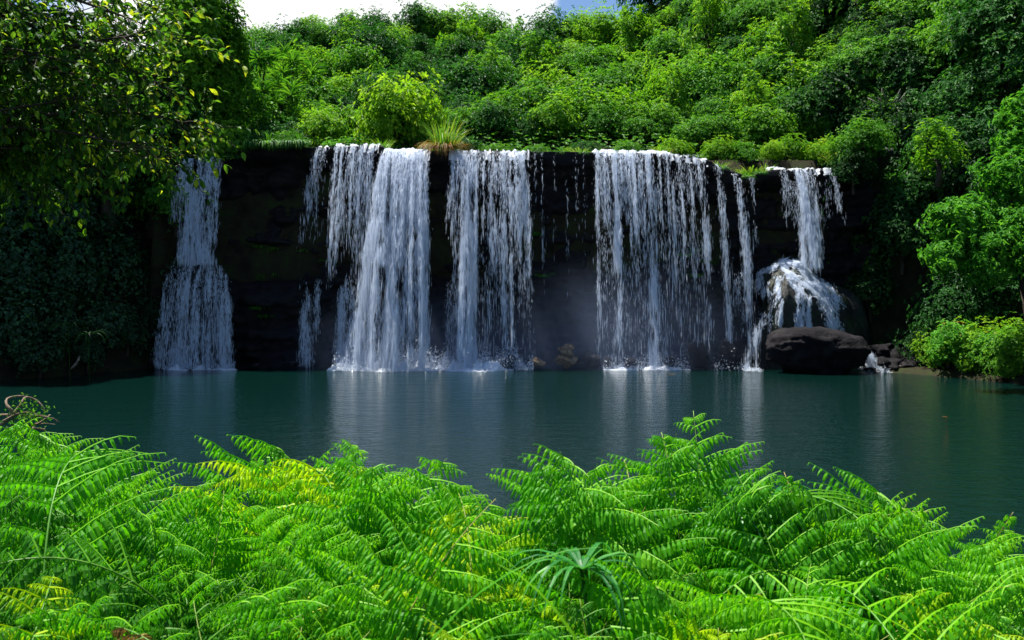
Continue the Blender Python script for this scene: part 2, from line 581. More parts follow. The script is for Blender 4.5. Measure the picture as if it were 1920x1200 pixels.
for i, (px, py, w, h, Y) in enumerate([(1650, 655, 60, 22, 39.2), (1690, 664, 64, 26, 38.9), (1725, 668, 50, 22, 38.2), (1668, 676, 44, 16, 38.2), (1708, 684, 46, 16, 37.7)]):
    add_rock('shore_rock', 'dark slab of rock on the right shore beside the boulder', px, py + h * .6, w, h, Y, 'boulder', 90 + i, .8, 'slabs on the right shore', 4, .3, i)

# the mound under the right fall
MC = at(1510, 690, 39.6)
me_, mb_ = rock_mesh('rock_mound', (2.8, 1.75, 4.85), 52, M['mossrock'], 5, .14, 2.9)
o = link('rock_mound', me_, None, (MC[0], 39.9, 0))
tag(o, 'tall rounded mossy rock mound under the right fall', 'rock')
_v = mb_.verts() + np.array([MC[0], 39.9, 0])
BVH_MOUND = BVHTree.FromPolygons([tuple(q) for q in _v], [tuple(q) for q in ICO[5][1]])
# the bulge under the left fall
LC = at(367, 690, 40.2)
me_, mb_ = rock_mesh('rock_mound', (1.65, 1.3, 4.7), 57, M['cliff'], 5, .12, 4.2)
o = link('rock_mound', me_, None, (LC[0], 40.5, 0))
tag(o, 'black rock bulge under the lower half of the left fall', 'rock')
_v2 = mb_.verts() + np.array([LC[0], 40.5, 0])
BVH_LEFT = BVHTree.FromPolygons([tuple(q) for q in _v2], [tuple(q) for q in ICO[5][1]])


# ------------------------------------------------------------------ waterfalls
def clumpy(x, z, seed, fx=6.0, fz=.55, lo=-.5, hi=.6):
    n = fbm(np.stack([x * fx, z * fz, np.full_like(x, seed * 3.7)], -1), 3, .6)
    m2 = vnoise(np.stack([x * 17, z * 2.6, np.full_like(x, seed + .5)], -1))
    return sstep(lo, hi, n + .35 * m2)


def strand(m, px0, w0, px1, w1, py0, py1, n, v=1.4, seed=1, size=1.0, Y0=None, fade=0.0, lo=-.85, hi=1.0, pw=1.0, Yj=.10, soft=None):
    n = int(n * 2.6)
    soft = py0 > 400 if soft is None else soft
    """free falling water: n drops between two heights of one column."""
    Y0 = LIPY - .05 if Y0 is None else Y0
    u = RNG.random(n) ** pw
    if fade:
        u = u[RNG.random(n) > fade * u]
    n = len(u)
    side = np.clip(RNG.normal(size=n) * .42, -1, 1) if w0 < 25 else RNG.uniform(-1, 1, n)
    px = px0 + (px1 - px0) * np.sqrt(u) + side * (w0 + (w1 - w0) * u) / 2
    k = Y0 / F
    z0 = CAMZ + (HOR - py0) * k
    z1 = CAMZ + (HOR - py1) * k
    z = z0 + (z1 - z0) * u
    x = (px - 960) * k
    land = py1 >= 660 or py1 in (498, 500, 503)
    if soft or not land:
        a_ = 1 if not soft else sstep(0, .22, u - .16 * (vnoise(np.stack([x * 3.1, x * 0 + seed, x * 0], -1)) + .4))
        e_ = 1 if land else 1 - sstep(.45, 1.0, u + .25 * vnoise(np.stack([x * 5, x * 0 + seed + 3, x * 0], -1)))
        k_ = RNG.random(n) < a_ * e_
        x, z, u, side = x[k_], z[k_], u[k_], side[k_]
        n = len(x)
    keep = RNG.random(n) < clumpy(x, z, seed, lo=lo, hi=hi)
    x, z, u, side = x[keep], z[keep], u[keep], side[keep]
    n = len(x)
    t = np.sqrt(2 * np.maximum(z0 - z, 0) / 9.8)
    vv = v * (1 + .18 * vnoise(np.stack([x * 1.4, x * 0 + seed, x * 0], -1)) + .06 * RNG.normal(size=n))
    y = Y0 - vv * t + RNG.normal(size=n) * (.04 + Yj * u)
    T = np.stack([side * .12 + RNG.normal(size=n) * .08, -vv, -(9.8 * t + .6)], -1)
    L = (.07 + .36 * np.minimum(t, 1.3)) * RNG.lognormal(0, .5, n) * size
    W = (.0115 + .009 * RNG.random(n)) * RNG.lognormal(0, .4, n) * size
    fine = RNG.random(n) < .5
    W = np.where(fine, W * .55, W)
    L = np.where(fine, L * .7, L)
    y = y - np.where(fine, np.abs(RNG.normal(size=n)) * .12 * u, 0)
    x = x + np.where(fine, RNG.normal(size=n) * .07, 0)
    m.drops(np.stack([x, y, z], -1), T, L, W)


def vein(m, bvh, path, w0, w1, n, seed=1, size=1.0, off=.07, Yref=38.0, lo=-.5, hi=.2):
    """water clinging to rock along a polyline seen from the front."""
    path = np.array(path, float)
    seg = np.hypot(*np.diff(path, axis=0).T)
    cum = np.concatenate([[0], np.cumsum(seg)])
    u = RNG.random(n)
    s = u * cum[-1]
    px = np.interp(s, cum, path[:, 0])
    py = np.interp(s, cum, path[:, 1])
    k = Yref / F
    x = (px - 960) * k + np.clip(RNG.normal(size=n) * .45, -1.2, 1.2) * (w0 + (w1 - w0) * u) * k / 2
    z = CAMZ + (HOR - py) * k + RNG.normal(size=n) * .05
    tx = np.interp(s, cum, np.gradient(path[:, 0])) * k
    tz = -np.interp(s, cum, np.gradient(path[:, 1])) * k
    keep = RNG.random(n) < clumpy(x, z, seed, 4, 1.4, lo, hi)
    P, T = [], []
    for i in np.nonzero(keep)[0]:
        h = bvh.ray_cast(Vector((x[i], 30, z[i])), Vector((0, 1, 0)), 20)
        if h[0] is None:
            continue
        t = Vector((tx[i], 0, tz[i]))
        t = t - h[1] * t.dot(h[1])
        if t.length < 1e-4:
            continue
        q = h[0] + h[1] * (off * random.random() + .02)
        P.append(q[:])
        T.append(t.normalized()[:])
    if P:
        P, T = np.array(P), np.array(T) + RNG.normal(size=(len(P), 3)) * .25
        m.drops(P, T, .17 * RNG.lognormal(0, .5, len(P)) * size, .022 * RNG.lognormal(0, .45, len(P)) * size)


def lip(m, px0, px1, pya, pyb, Y=None, drop=.45, v=1.4, holes=-.2):
    """smooth water bending over the edge: a broken thin sheet."""
    Y = LIPY if Y is None else Y
    k = Y / F
    nx = max(6, int((px1 - px0) * k / .035))
    ts = np.concatenate([np.linspace(-1.6, 0, 9), np.linspace(.03, math.sqrt(2 * drop / 9.8), 9)])
    px = np.linspace(px0, px1, nx)
    X = (px - 960) * k
    Z0 = CAMZ + (HOR - np.interp(px, [px0, px1], [pya, pyb])) * k
    V, ok = [], []
    for i in range(nx):
        for t in ts:
            y = Y - (v * t if t > 0 else t)
            z = Z0[i] + .05 - (4.9 * t * t if t > 0 else 0)
            V.append((X[i], y, z))
    V = np.array(V)
    nn = fbm(np.stack([V[:, 0] * 7, V[:, 1] * 2, V[:, 2] * 2], -1), 3)
    V[:, 2] += .05 * nn
    V[:, 1] -= .05 * nn
    nv = len(ts)
    i, j = np.meshgrid(np.arange(nx - 1), np.arange(nv - 1), indexing='ij')
    q = np.stack([i * nv + j, (i + 1) * nv + j, (i + 1) * nv + j + 1, i * nv + j + 1], -1).reshape(-1, 4)
    c = V[q].mean(1)
    h = fbm(np.stack([c[:, 0] * 4.5, c[:, 1] * .8, c[:, 2] * 1.1 + 5], -1), 3, .6)
    q = q[h > holes + .5 * (np.tile(np.arange(nv - 1), nx - 1) - 9) / 9 * (np.tile(np.arange(nv - 1), nx - 1) > 9)]
    m.add(V, q)


def splash(m, px0, px1, n, Y=39.0, h=.5, dep=.5):
    k = Y / F
    x = (RNG.uniform(px0, px1, n) - 960) * k
    y = Y + RNG.normal(size=n) * dep
    z = np.abs(RNG.normal(size=n)) * h * (.4 + .8 * np.abs(vnoise(np.stack([x * 1.8, x * 0, x * 0], -1)))) + .01
    m.drops(np.stack([x, y, z], -1), RNG.normal(size=(n, 3)) + np.array([0, 0, .6]), .05 * RNG.lognormal(0, .4, n), .028 * RNG.lognormal(0, .35, n))


def foam_mesh(px0, px1, Y, dep, h, seed):
    m = MB()
    k = Y / F
    nx, ny = int((px1 - px0) * k / .05) + 4, 26
    xs = (np.linspace(px0, px1, nx) - 960) * k
    ys = np.linspace(-1, 1, ny)
    X, V_ = np.meshgrid(xs, ys, indexing='ij')
    e = np.clip(np.minimum(X - xs[0], xs[-1] - X) / .5, 0, 1)
    wid = dep * (.55 + .6 * vnoise(np.stack([X.ravel() * .9, X.ravel() * 0 + seed, X.ravel() * 0], -1)).reshape(X.shape)) * (.2 + .8 * e)
    Yy = Y + V_ * np.maximum(wid, .03)
    n = fbm(np.stack([X.ravel() * 3.2, Yy.ravel() * 3.2, np.full(X.size, seed)], -1), 4, .6).reshape(X.shape)
    Z = h * (1 - V_ ** 2) * (.45 + .9 * n) * e - .012 + .008
    m.grid(np.stack([X.ravel(), Yy.ravel(), Z.ravel()], -1), nx, ny)
    return m.mesh('foam', M['foam'], True)


def fall(label, px, py, parts):
    t = empty('waterfall', at(px, 688, 39.2))
    tag(t, label, 'waterfall')
    off = -np.array(at(px, 688, 39.2))
    for nm, m in parts:
        if isinstance(m, MB):
            m.v = [v + off for v in m.v]
            me = m.mesh(nm, M['white'], False)
            o = link(nm, me, t)
            if nm != 'lip_sheet':
                o['kind'] = 'stuff'
        else:
            o = link(nm, m, t, tuple(off))
    return t


# left fall
a, b, c = MB(), MB(), MB()
lip(c, 342, 416, 298, 297, 40.7, .35)
for args in [(380, 74, 385, 66, 297, 498, 3600), (352, 22, 338, 26, 305, 420, 380), (368, 26, 372, 30, 298, 498, 1000), (402, 22, 408, 22, 300, 498, 900)]:
    strand(a, *args, v=1.0, seed=2, Y0=40.7, size=.95)
for i in range(12):
    x0 = 328 + i * 8.4 + random.uniform(-4, 4)
    x1 = 304 + i * 11.6
    strand(b, x0, 7, x1, 14, 496 + random.uniform(-3, 26), 690, random.randint(150, 480), .42, 300 + i, .9, 39.3, soft=False)
strand(b, 372, 96, 368, 126, 498, 690, 2600, .40, 320, .8, 39.35, soft=False)
vein(b, BVH_LEFT, [(395, 520), (412, 530), (420, 560), (428, 600), (432, 640)], 12, 14, 900, 33, 1.0)
strand(b, 310, 20, 302, 24, 560, 688, 500, .3, 5, .8, 39.2)
strand(b, 425, 14, 434, 16, 530, 688, 700, .3, 6, .8, 39.2)
splash(b, 302, 440, 900, 39.0, .25, .3)
fall('left waterfall behind the overhanging leaves, widening over a ledge half way', 372, 0, [('lip_sheet', c), ('upper_drop', a), ('lower_cascade', b), ('foam', foam_mesh(298, 446, 38.9, .55, .18, 3))])

# thin mid-left strands
a, b, c = MB(), MB(), MB()
lip(c, 596, 614, 277, 275, None, .3)
lip(c, 632, 712, 272, 272, None, .5)
strand(a, 604, 12, 574, 14, 277, 480, 800, 1.2, 11, .9, fade=.6)
strand(a, 612, 20, 592, 40, 278, 460, 500, 1.2, 12, .8, fade=.6)
strand(a, 655, 52, 652, 62, 272, 520, 1900, 1.4, 13, .95, fade=.35)
strand(a, 690, 30, 684, 34, 272, 560, 1500, 1.4, 14, .95, fade=.3)
for i, x in enumerate((636, 646, 668, 682, 697)):
    strand(a, x, 6, x - 4, 10, 272, 540, 420, 1.5, 80 + i, 1.0, fade=.4)
strand(b, 572, 22, 576, 30, 512, 688, 900, .25, 15, .8, 39.9)
strand(b, 597, 12, 594, 16, 515, 640, 260, .25, 16, .8, 39.9, fade=.5)
strand(b, 645, 16, 640, 30, 520, 688, 900, .3, 17, .85, 39.8)
strand(b, 668, 40, 672, 60, 505, 688, 1900, .35, 18, .9, 39.7)
fall('thin double waterfall of loose strands just left of the broad white one', 640, 0, [('lip_sheet', c), ('upper_drop', a), ('lower_cascade', b)])

# main white fall
a, b, c = MB(), MB(), MB()
lip(c, 722, 808, 281, 281, None, .8, 2.0, -.6)
strand(a, 765, 82, 752, 122, 281, 500, 9000, 2.0, 21, 1.1, pw=1.5, lo=-.7, hi=.2)
strand(a, 765, 80, 742, 150, 300, 690, 7800, 2.0, 22, 1.0, lo=-.4)
strand(a, 742, 22, 690, 26, 290, 690, 2400, 2.2, 23, 1.1, lo=-.6)
strand(a, 765, 26, 745, 30, 282, 690, 2600, 2.1, 24, 1.1, lo=-.6)
strand(a, 795, 18, 806, 24, 282, 690, 1300, 1.8, 25, 1.0)
for i, x in enumerate((735, 752, 776, 788)):
    strand(a, x, 8, 765 + (x - 765) * 1.7, 12, 282, 690, 800, 2.1, 90 + i, 1.1, fade=.3)
strand(b, 715, 80, 700, 110, 560, 690, 2600, .5, 26, .9, 39.2)
splash(b, 630, 836, 7500, 38.8, .55, .5)
fall('broadest and whitest waterfall, left of the hanging orange grass', 750, 0, [('lip_sheet', c), ('water_curtain', a), ('spray', b), ('foam', foam_mesh(612, 838, 38.6, .9, .40, 5))])

# central split fall
a, b, c = MB(), MB(), MB()
lip(c, 843, 992, 284, 284, None, .55, 1.7, -.35)
strand(a, 915, 140, 915, 150, 284, 470, 4600, 1.7, 31, 1.0, pw=1.5, lo=-.4)
strand(a, 884, 26, 880, 34, 284, 690, 4200, 1.8, 32, 1.15, lo=-.7)
strand(a, 928, 24, 930, 34, 284, 620, 1500, 1.7, 33, 1.0, fade=.5)
strand(a, 944, 16, 948, 26, 284, 650, 1300, 1.7, 34, 1.0, fade=.5)
strand(a, 974, 22, 985, 40, 284, 560, 1500, 1.6, 35, 1.0, fade=.6)
strand(a, 915, 130, 920, 170, 420, 685, 1700, .8, 36, .8, 40.0, fade=.5)
strand(a, 850, 12, 852, 18, 284, 480, 600, 1.5, 37, .9, fade=.5)
for i, x in enumerate((862, 872, 896, 908, 956, 966, 986)):
    strand(a, x, 6, 915 + (x - 915) * 1.1, 10, 284, 640, 520, 1.8, 100 + i, 1.0, fade=.6)
strand(b, 838, 14, 866, 22, 520, 575, 420, .6, 38, .9, 39.9)
strand(b, 852, 26, 850, 34, 530, 688, 700, .3, 39, .8, 39.8)
splash(b, 830, 1000, 4500, 38.9, .45, .45)
fall('central waterfall with one bright column, right of the hanging orange grass', 900, 0, [('lip_sheet', c), ('water_curtain', a), ('spray', b), ('foam', foam_mesh(826, 965, 38.6, .75, .34, 7))])

# trickles in the rock gap
a = MB()
for i, (x, y1, n) in enumerate(((1016, 600, 280), (1003, 440, 80), (1038, 520, 140), (1062, 600, 80), (1078, 450, 50), (1094, 560, 70))):
    strand(a, x, 5, x + 1, 8, 285, y1, n, .8, 41 + i, .8, fade=.6)
vx = RNG.uniform(1000, 1090, 110)
fall('faint broken trickles over the bare rock gap between central and curtain falls', 1040, 0, [('upper_drop', a)])

# long curtain fall
a, b, c = MB(), MB(), MB()
lip(c, 1112, 1250, 283, 286, None, .55, 1.5, -.3)
lip(c, 1250, 1330, 288, 302, None, .4, 1.4, -.1)
lip(c, 1330, 1352, 303, 318, 40.9, .35, 1.2, .0)
lip(c, 1352, 1392, 318, 338, 40.8, .35, 1.2, .1)
strand(a, 1170, 112, 1172, 122, 283, 460, 4200, 1.5, 51, .95, pw=1.5)
strand(a, 1170, 110, 1180, 130, 420, 685, 1700, .9, 52, .8, 40.0, fade=.55)
strand(a, 1150, 12, 1152, 16, 284, 640, 1700, 1.6, 53, 1.1, fade=.35)
strand(a, 1212, 18, 1215, 30, 285, 685, 2000, 1.6, 54, 1.0, fade=.35)
strand(a, 1182, 10, 1186, 20, 285, 640, 800, 1.5, 55, .9, fade=.5)
strand(a, 1270, 80, 1275, 90, 290, 660, 1900, 1.3, 56, .85, fade=.85)
strand(a, 1311, 16, 1316, 20, 298, 640, 900, 1.3, 57, .9, fade=.5)
strand(a, 1340, 16, 1354, 18, 306, 664, 800, 1.2, 58, .9, 40.9, fade=.5)
strand(a, 1378, 20, 1394, 20, 326, 660, 1200, 1.2, 59, .95, 40.8, fade=.4)
strand(a, 1408, 10, 1410, 14, 332, 560, 260, .8, 60, .8, 40.9, fade=.6)
for i in range(15):
    x = 1118 + i * 14 + random.uniform(-5, 5)
    strand(a, x, 6, x + (x - 1200) * .03, 9, np.interp(x, [1250, 1330], [285, 300]), random.uniform(480, 660), 330, 1.5, 120 + i, .95, fade=.65)
strand(b, 1392, 34, 1390, 40, 505, 640, 900, .3, 61, .75, 39.9, fade=.5)
vein(b, BVH_MOUND, [(1400, 505), (1412, 520)], 10, 10, 20, 1)
splash(b, 1130, 1290, 1500, 39.0, .28, .35)
splash(b, 1340, 1400, 260, 38.8, .3, .3)
fall('long curtain waterfall of fine strands whose lip steps down to the right', 1220, 0, [('lip_sheet', c), ('water_curtain', a), ('spray', b), ('foam', foam_mesh(1128, 1296, 38.9, .40, .16, 9))])

# right fall over the mound
a, b, c = MB(), MB(), MB()
lip(c, 1446, 1480, 313, 318, 40.9, .25, 1.1, .05)
lip(c, 1480, 1556, 318, 318, 40.9, .35, 1.2, -.1)
strand(a, 1503, 30, 1505, 34, 318, 503, 3600, 1.2, 71, 1.05, 40.9, lo=-.6)
strand(a, 1462, 22, 1470, 26, 318, 430, 600, 1.0, 72, .8, 40.9, fade=.6)
strand(a, 1530, 40, 1534, 44, 318, 440, 500, 1.0, 73, .75, 40.9, fade=.7)
strand(a, 1552, 10, 1564, 14, 318, 430, 420, 1.2, 74, .85, 40.9, fade=.6)
strand(a, 1503, 44, 1505, 60, 340, 490, 900, 1.2, 75, .7, 40.9)
# sunlit water over the mound
V_ = [
    ([(1500, 489), (1480, 496), (1465, 505), (1448, 512), (1442, 540), (1443, 565)], 10, 14, 700),
    ([(1450, 512), (1454, 560), (1450, 600), (1438, 630), (1420, 655), (1405, 684)], 12, 24, 1500),
    ([(1480, 496), (1472, 520), (1468, 550), (1466, 610)], 8, 8, 450),
    ([(1502, 488), (1490, 505), (1494, 530), (1504, 550), (1503, 590), (1508, 625)], 18, 22, 1500),
    ([(1505, 488), (1528, 500), (1540, 520), (1552, 545)], 28, 44, 2600),
    ([(1540, 520), (1556, 560), (1566, 600), (1576, 628), (1592, 644), (1604, 656)], 34, 30, 2300),
    ([(1495, 512), (1520, 540), (1536, 545), (1552, 570)], 16, 14, 700),
    ([(1522, 560), (1516, 585), (1520, 620)], 7, 9, 260),
    ([(1510, 488), (1545, 492), (1572, 505), (1582, 540), (1586, 580)], 12, 20, 800),
    ([(1440, 540), (1432, 580), (1428, 620)], 8, 10, 260),
]
for i, (p, w0, w1, n) in enumerate(V_):
    vein(b, BVH_MOUND, p, w0 * 1.0, w1 * 1.1, int(n * 3.0), 200 + i, .95, .12, 38.4, -.8, .7)
strand(b, 1440, 16, 1402, 30, 596, 690, 1100, .3, 78, .9, 38.3)
splash(b, 1395, 1425, 300, 38.0, .2, .2)
d = MB()
strand(d, 1612, 12, 1640, 28, 652, 694, 900, .4, 79, 1.0, 38.0, lo=-.8)
splash(d, 1620, 1662, 500, 37.7, .16, .3)
fall('right waterfall pouring onto a rounded rock mound in sunlit white veins', 1505, 0, [('lip_sheet', c), ('upper_drop', a), ('mound_cascade', b), ('side_chute', d), ('foam', foam_mesh(1616, 1664, 37.6, .35, .12, 13))])

# ------------------------------------------------------------------ foliage
def crown_mesh(name, seed, R, nl, ncl, leaf, mat, asp=.5, per=6, lobe=(.32, .5), shell=.72, droop=.15, tmpl='far', zmin=.1, yellow_top=0.0):
    g = np.random.default_rng(seed)
    R = np.array(R, float)
    c = norm(g.normal(size=(nl, 3)))
    c[:, 2] = np.abs(c[:, 2]) * 1.25 - .35
    c = c * (shell * g.uniform(.65, 1.0, nl))[:, None]
    lr = g.uniform(*lobe, nl)
    li = g.choice(nl, ncl, p=lr ** 2 / (lr ** 2).sum())
    d = norm(g.normal(size=(ncl, 3)) + np.array([0, 0, .35]))
    wob = 1 + .75 * vnoise(d * 1.9 + li[:, None] * 7.3 + seed) + .45 * vnoise(d * 4.5 + li[:, None] * 3.1)
    rad = wob * lr[li] * np.where(g.random(ncl) < .75, g.uniform(.8, 1.12, ncl), g.uniform(.3, 1.45, ncl))
    pu = c[li] + d * rad[:, None]
    out = norm(pu + np.array([0, 0, .25]))
    P = pu * R + np.array([0, 0, R[2] * (.55 + zmin)])
    keep = P[:, 2] > -.1
    P, d, out = P[keep], d[keep], out[keep]
    n = len(P)
    m = MB()
    tl = g.random(n) * .55
    for k in range(per):
        az = norm(np.cross(out, g.normal(size=(n, 3))))
        dr = norm(az + out * g.uniform(-.1, .7, (n, 1)) + np.array([0, 0, -droop]))
        nn = norm(out * .7 + np.array([0, 0, .6]) + g.normal(size=(n, 3)) * .35)
        s = leaf * g.uniform(.65, 1.25, n)
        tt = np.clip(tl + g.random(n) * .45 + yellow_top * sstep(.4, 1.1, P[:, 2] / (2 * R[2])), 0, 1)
        m.leaves(P + az * leaf * .12, dr, nn, s, asp, tmpl, tt)
    return m.mesh(name, mat), c * R + np.array([0, 0, R[2] * (.55 + zmin)])


def trunk_mesh(name, cents, R, seed, r0=.12, mat=None, lean=(0, 0)):
    g = np.random.default_rng(seed)
    m = MB()
    h = R[2] * .55
    pts = np.array([[0, 0, -.6], [.04 * h, 0, h * .3], [lean[0] * .5, lean[1] * .5, h * .7], [lean[0], lean[1], h]])
    m.tube(pts, [r0 * 1.35, r0, r0 * .8, r0 * .6], 7)
    for q in cents[: 9]:
        s = pts[-2] if g.random() < .5 else pts[-1]
        mid = (s + q) / 2 + g.normal(size=3) * .12 * R[0]
        m.tube(np.array([s, s * .6 + mid * .4, mid, mid * .4 + q * .6, q]), [r0 * .5, r0 * .4, r0 * .3, r0 * .2, r0 * .08], 5)
    return m.mesh(name, mat or M['bark'], True)


KINDS = {}


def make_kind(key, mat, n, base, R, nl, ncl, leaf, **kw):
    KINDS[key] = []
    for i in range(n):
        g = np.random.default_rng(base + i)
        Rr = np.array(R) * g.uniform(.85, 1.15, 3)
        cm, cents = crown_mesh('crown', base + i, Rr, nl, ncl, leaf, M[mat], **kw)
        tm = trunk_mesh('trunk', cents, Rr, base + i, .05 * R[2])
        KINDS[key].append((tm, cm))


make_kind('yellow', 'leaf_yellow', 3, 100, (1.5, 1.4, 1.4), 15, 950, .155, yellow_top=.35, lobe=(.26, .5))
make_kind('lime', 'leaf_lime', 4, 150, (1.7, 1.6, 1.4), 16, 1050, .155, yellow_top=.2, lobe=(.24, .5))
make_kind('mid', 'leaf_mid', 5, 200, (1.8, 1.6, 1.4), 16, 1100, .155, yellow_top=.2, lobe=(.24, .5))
make_kind('dark', 'leaf_dark', 4, 300, (1.8, 1.6, 1.5), 16, 1100, .155, lobe=(.24, .5))
make_kind('loose', 'leaf_lime', 3, 400, (1.3, 1.2, 2.1), 13, 360, .19, asp=.4, lobe=(.18, .32))
make_kind('tall', 'leaf_lime', 3, 450, (2.5, 2.3, 5.4), 40, 3800, .20, lobe=(.14, .28), yellow_top=.15)
make_kind('talldark', 'leaf_dark', 2, 470, (2.6, 2.3, 5.2), 36, 3200, .24, lobe=(.14, .28))
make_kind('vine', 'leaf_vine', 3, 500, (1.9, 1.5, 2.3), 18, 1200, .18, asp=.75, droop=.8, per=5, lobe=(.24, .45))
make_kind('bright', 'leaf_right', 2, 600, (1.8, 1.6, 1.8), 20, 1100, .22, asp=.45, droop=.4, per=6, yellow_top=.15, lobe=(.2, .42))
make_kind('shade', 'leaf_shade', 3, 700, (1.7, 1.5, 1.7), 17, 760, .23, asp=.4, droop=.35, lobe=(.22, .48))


def plant(name, label, cat, kind, loc, s, group=None, i=None, rz=None):
    v = KINDS[kind]
    tm, cm = v[random.randrange(len(v)) if i is None else i % len(v)]
    t = empty(name, loc, random.uniform(0, 6.28) if rz is None else rz, s)
    tag(t, label, cat, group)
    link('trunk', tm, t)
    link('crown', cm, t)
    return t


def hill_hit(px, py):
    Y = np.arange(43.5, 110, .25)
    x = (px - 960) / F * Y
    z = CAMZ + (HOR - py) / F * Y
    h = ground(x, Y)
    k = np.nonzero(h >= z)[0]
    if not len(k):
        return None
    return x[k[0]], Y[k[0]], h[k[0]]


def zone(px):
    for lim, s in ((560, 'above the bare black cliff'), (705, 'above the thin double fall'), (825, 'above the main white fall'), (1000, 'above the central fall'), (1110, 'above the rock gap'), (1340, 'above the curtain fall'), (1575, 'above the right fall')):
        if px < lim:
            return s
    return 'on the right slope'


def height_zone(py):
    return 'on the hill crest' if py < 90 else 'high up the hill' if py < 150 else 'midway up the hill' if py < 215 else 'low on the hill'


WORD = {'yellow': 'yellow-green bush', 'lime': 'fresh green bush', 'mid': 'mid-green bush', 'dark': 'dark green bush', 'loose': 'slender loose-leaved tree', 'shade': 'shaded deep green shrub'}
HG = 'bushes and trees on the hill above the falls'
g_ = random.Random(21)
ROWS = [(38, 62), (62, 52), (88, 50), (116, 56), (146, 62), (178, 68), (212, 74), (246, 80), (272, 62)]
for ri, (py, step) in enumerate(ROWS):
    px = 430 + g_.uniform(0, step)
    while px < 1720:
        qx, qy = px + g_.uniform(-14, 14), py + g_.uniform(-12, 12)
        px += step * g_.uniform(.75, 1.2)
        h = hill_hit(qx, qy)
        if h is None:
            continue
        r = g_.random()
        right = qx > 1030
        if right:
            kd = 'mid' if r < .46 else 'lime' if r < .84 else 'yellow' if r < .88 else 'dark' if r < .95 else 'loose'
        else:
            kd = 'dark' if r < .38 else 'mid' if r < .70 else 'lime' if r < .84 else 'loose' if r < .92 else 'yellow'
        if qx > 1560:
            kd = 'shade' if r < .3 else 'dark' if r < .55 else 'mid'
        s = (step / F * h[1]) / 2.05 * g_.uniform(.6, 1.45)
        tree_like = kd in ('loose',)
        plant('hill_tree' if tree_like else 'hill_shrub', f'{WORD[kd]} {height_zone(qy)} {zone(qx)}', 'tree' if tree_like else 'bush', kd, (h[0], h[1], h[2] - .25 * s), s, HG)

for i, (px, py, s_, kd) in enumerate([(772, 64, 1.1, 'dark'), (800, 62, .8, 'mid'), (882, 56, 1.0, 'loose'), (935, 60, .8, 'dark'), (985, 52, .9, 'loose'), (1072, 44, 1.1, 'dark'), (1010, 160, 1.2, 'loose'), (905, 175, 1.1, 'loose'), (1190, 120, 1.3, 'loose'), (1330, 90, 1.4, 'loose'), (1480, 140, 1.3, 'loose'), (1600, 60, 1.4, 'loose'), (660, 120, 1.2, 'loose'), (1250, 230, 1.0, 'loose'), (1420, 240, 1.0, 'loose')]):
    h = hill_hit(px, py + 26)
    if h is not None:
        t = plant('emergent_tree', f'{"slender" if kd == "loose" else "dark rounded" if kd == "dark" else "green rounded"} tree rising over the bushes {height_zone(py)} {zone(px)}', 'tree', kd, (h[0], h[1], h[2] - .3), s_ * 1.15, HG)
        t.scale = (s_ * 1.15, s_ * 1.1, s_ * 1.45)


# single trees that stand out
def ground_at(px, Y):
    x = (px - 960) / F * Y
    return (x, Y, float(ground(x, Y)[0]))


t = plant('tree', 'tall bright yellow-green tree standing right above the main white fall', 'tree', 'yellow', ground_at(755, 45.5), 1.55, None, 0, 1.0)
t.scale = (1.65, 1.5, 2.05)
plant('tree', 'rounded fresh green tree at the cliff edge above the thin double fall', 'tree', 'lime', ground_at(590, 45.5), 1.1, None, 1, 2.0)
t = plant('low_shrub', 'low flat bright green bush hanging over the lip of the thin double fall', 'bush', 'bright', ground_at(655, 43.6), .6, None, 0)
t.scale = (.85, .5, .42)
plant('small_shrub', 'small yellow-green shrub sprouting on the lip above the right fall', 'bush', 'yellow', ground_at(1445, 43.0), .42, None, 2)
plant('small_shrub', 'tiny yellow-green shrub on the lip above the rock gap', 'bush', 'yellow', ground_at(1058, 43.0), .28, None, 2)
LG = 'tall trees behind the left bank'
for i, (px, Y, s, kd, lb) in enumerate([
    (352, 43.5, 1.18, 'tall', 'tall sunlit tree reaching past the top of the photo behind the overhanging leaves'),
    (405, 45, .95, 'tall', 'tall sunlit tree beside the white sky gap at upper left'),
    (290, 42, 1.15, 'talldark', 'tall dark tree just left of the sunlit tall tree'),
    (205, 40, 1.15, 'talldark', 'tall dark tree behind the middle of the overhanging branches'),
    (70, 38, 1.05, 'talldark', 'tall dark tree at the far left behind the branches'),
    (-30, 36, 1.1, 'tall', 'tall leafy tree cut by the left edge of the photo'),
    (470, 46.5, 1.5, 'mid', 'mid-green bush under the white sky gap at upper left'),
    (400, 42.4, 1.1, 'lime', 'sunlit bush above the left fall'),
    (330, 41.6, 1.1, 'mid', 'mid-green bush left of the top of the left fall'),
    (515, 44.5, 1.0, 'dark', 'dark bushy tree at the cliff edge above the bare black cliff'),
    (450, 42.8, .62, 'bright', 'fresh green shrub at the cliff edge beside the left fall'),
]):
    p = ground_at(px, Y)
    t = plant('tree' if 'tree' in lb else 'shrub', lb, 'tree' if 'tree' in lb else 'bush', kd, (p[0], p[1], max(p[2], 7) - .3), s, LG, i)
    if kd.startswith('tall'):
        t.scale = (s, s, s * 1.08)


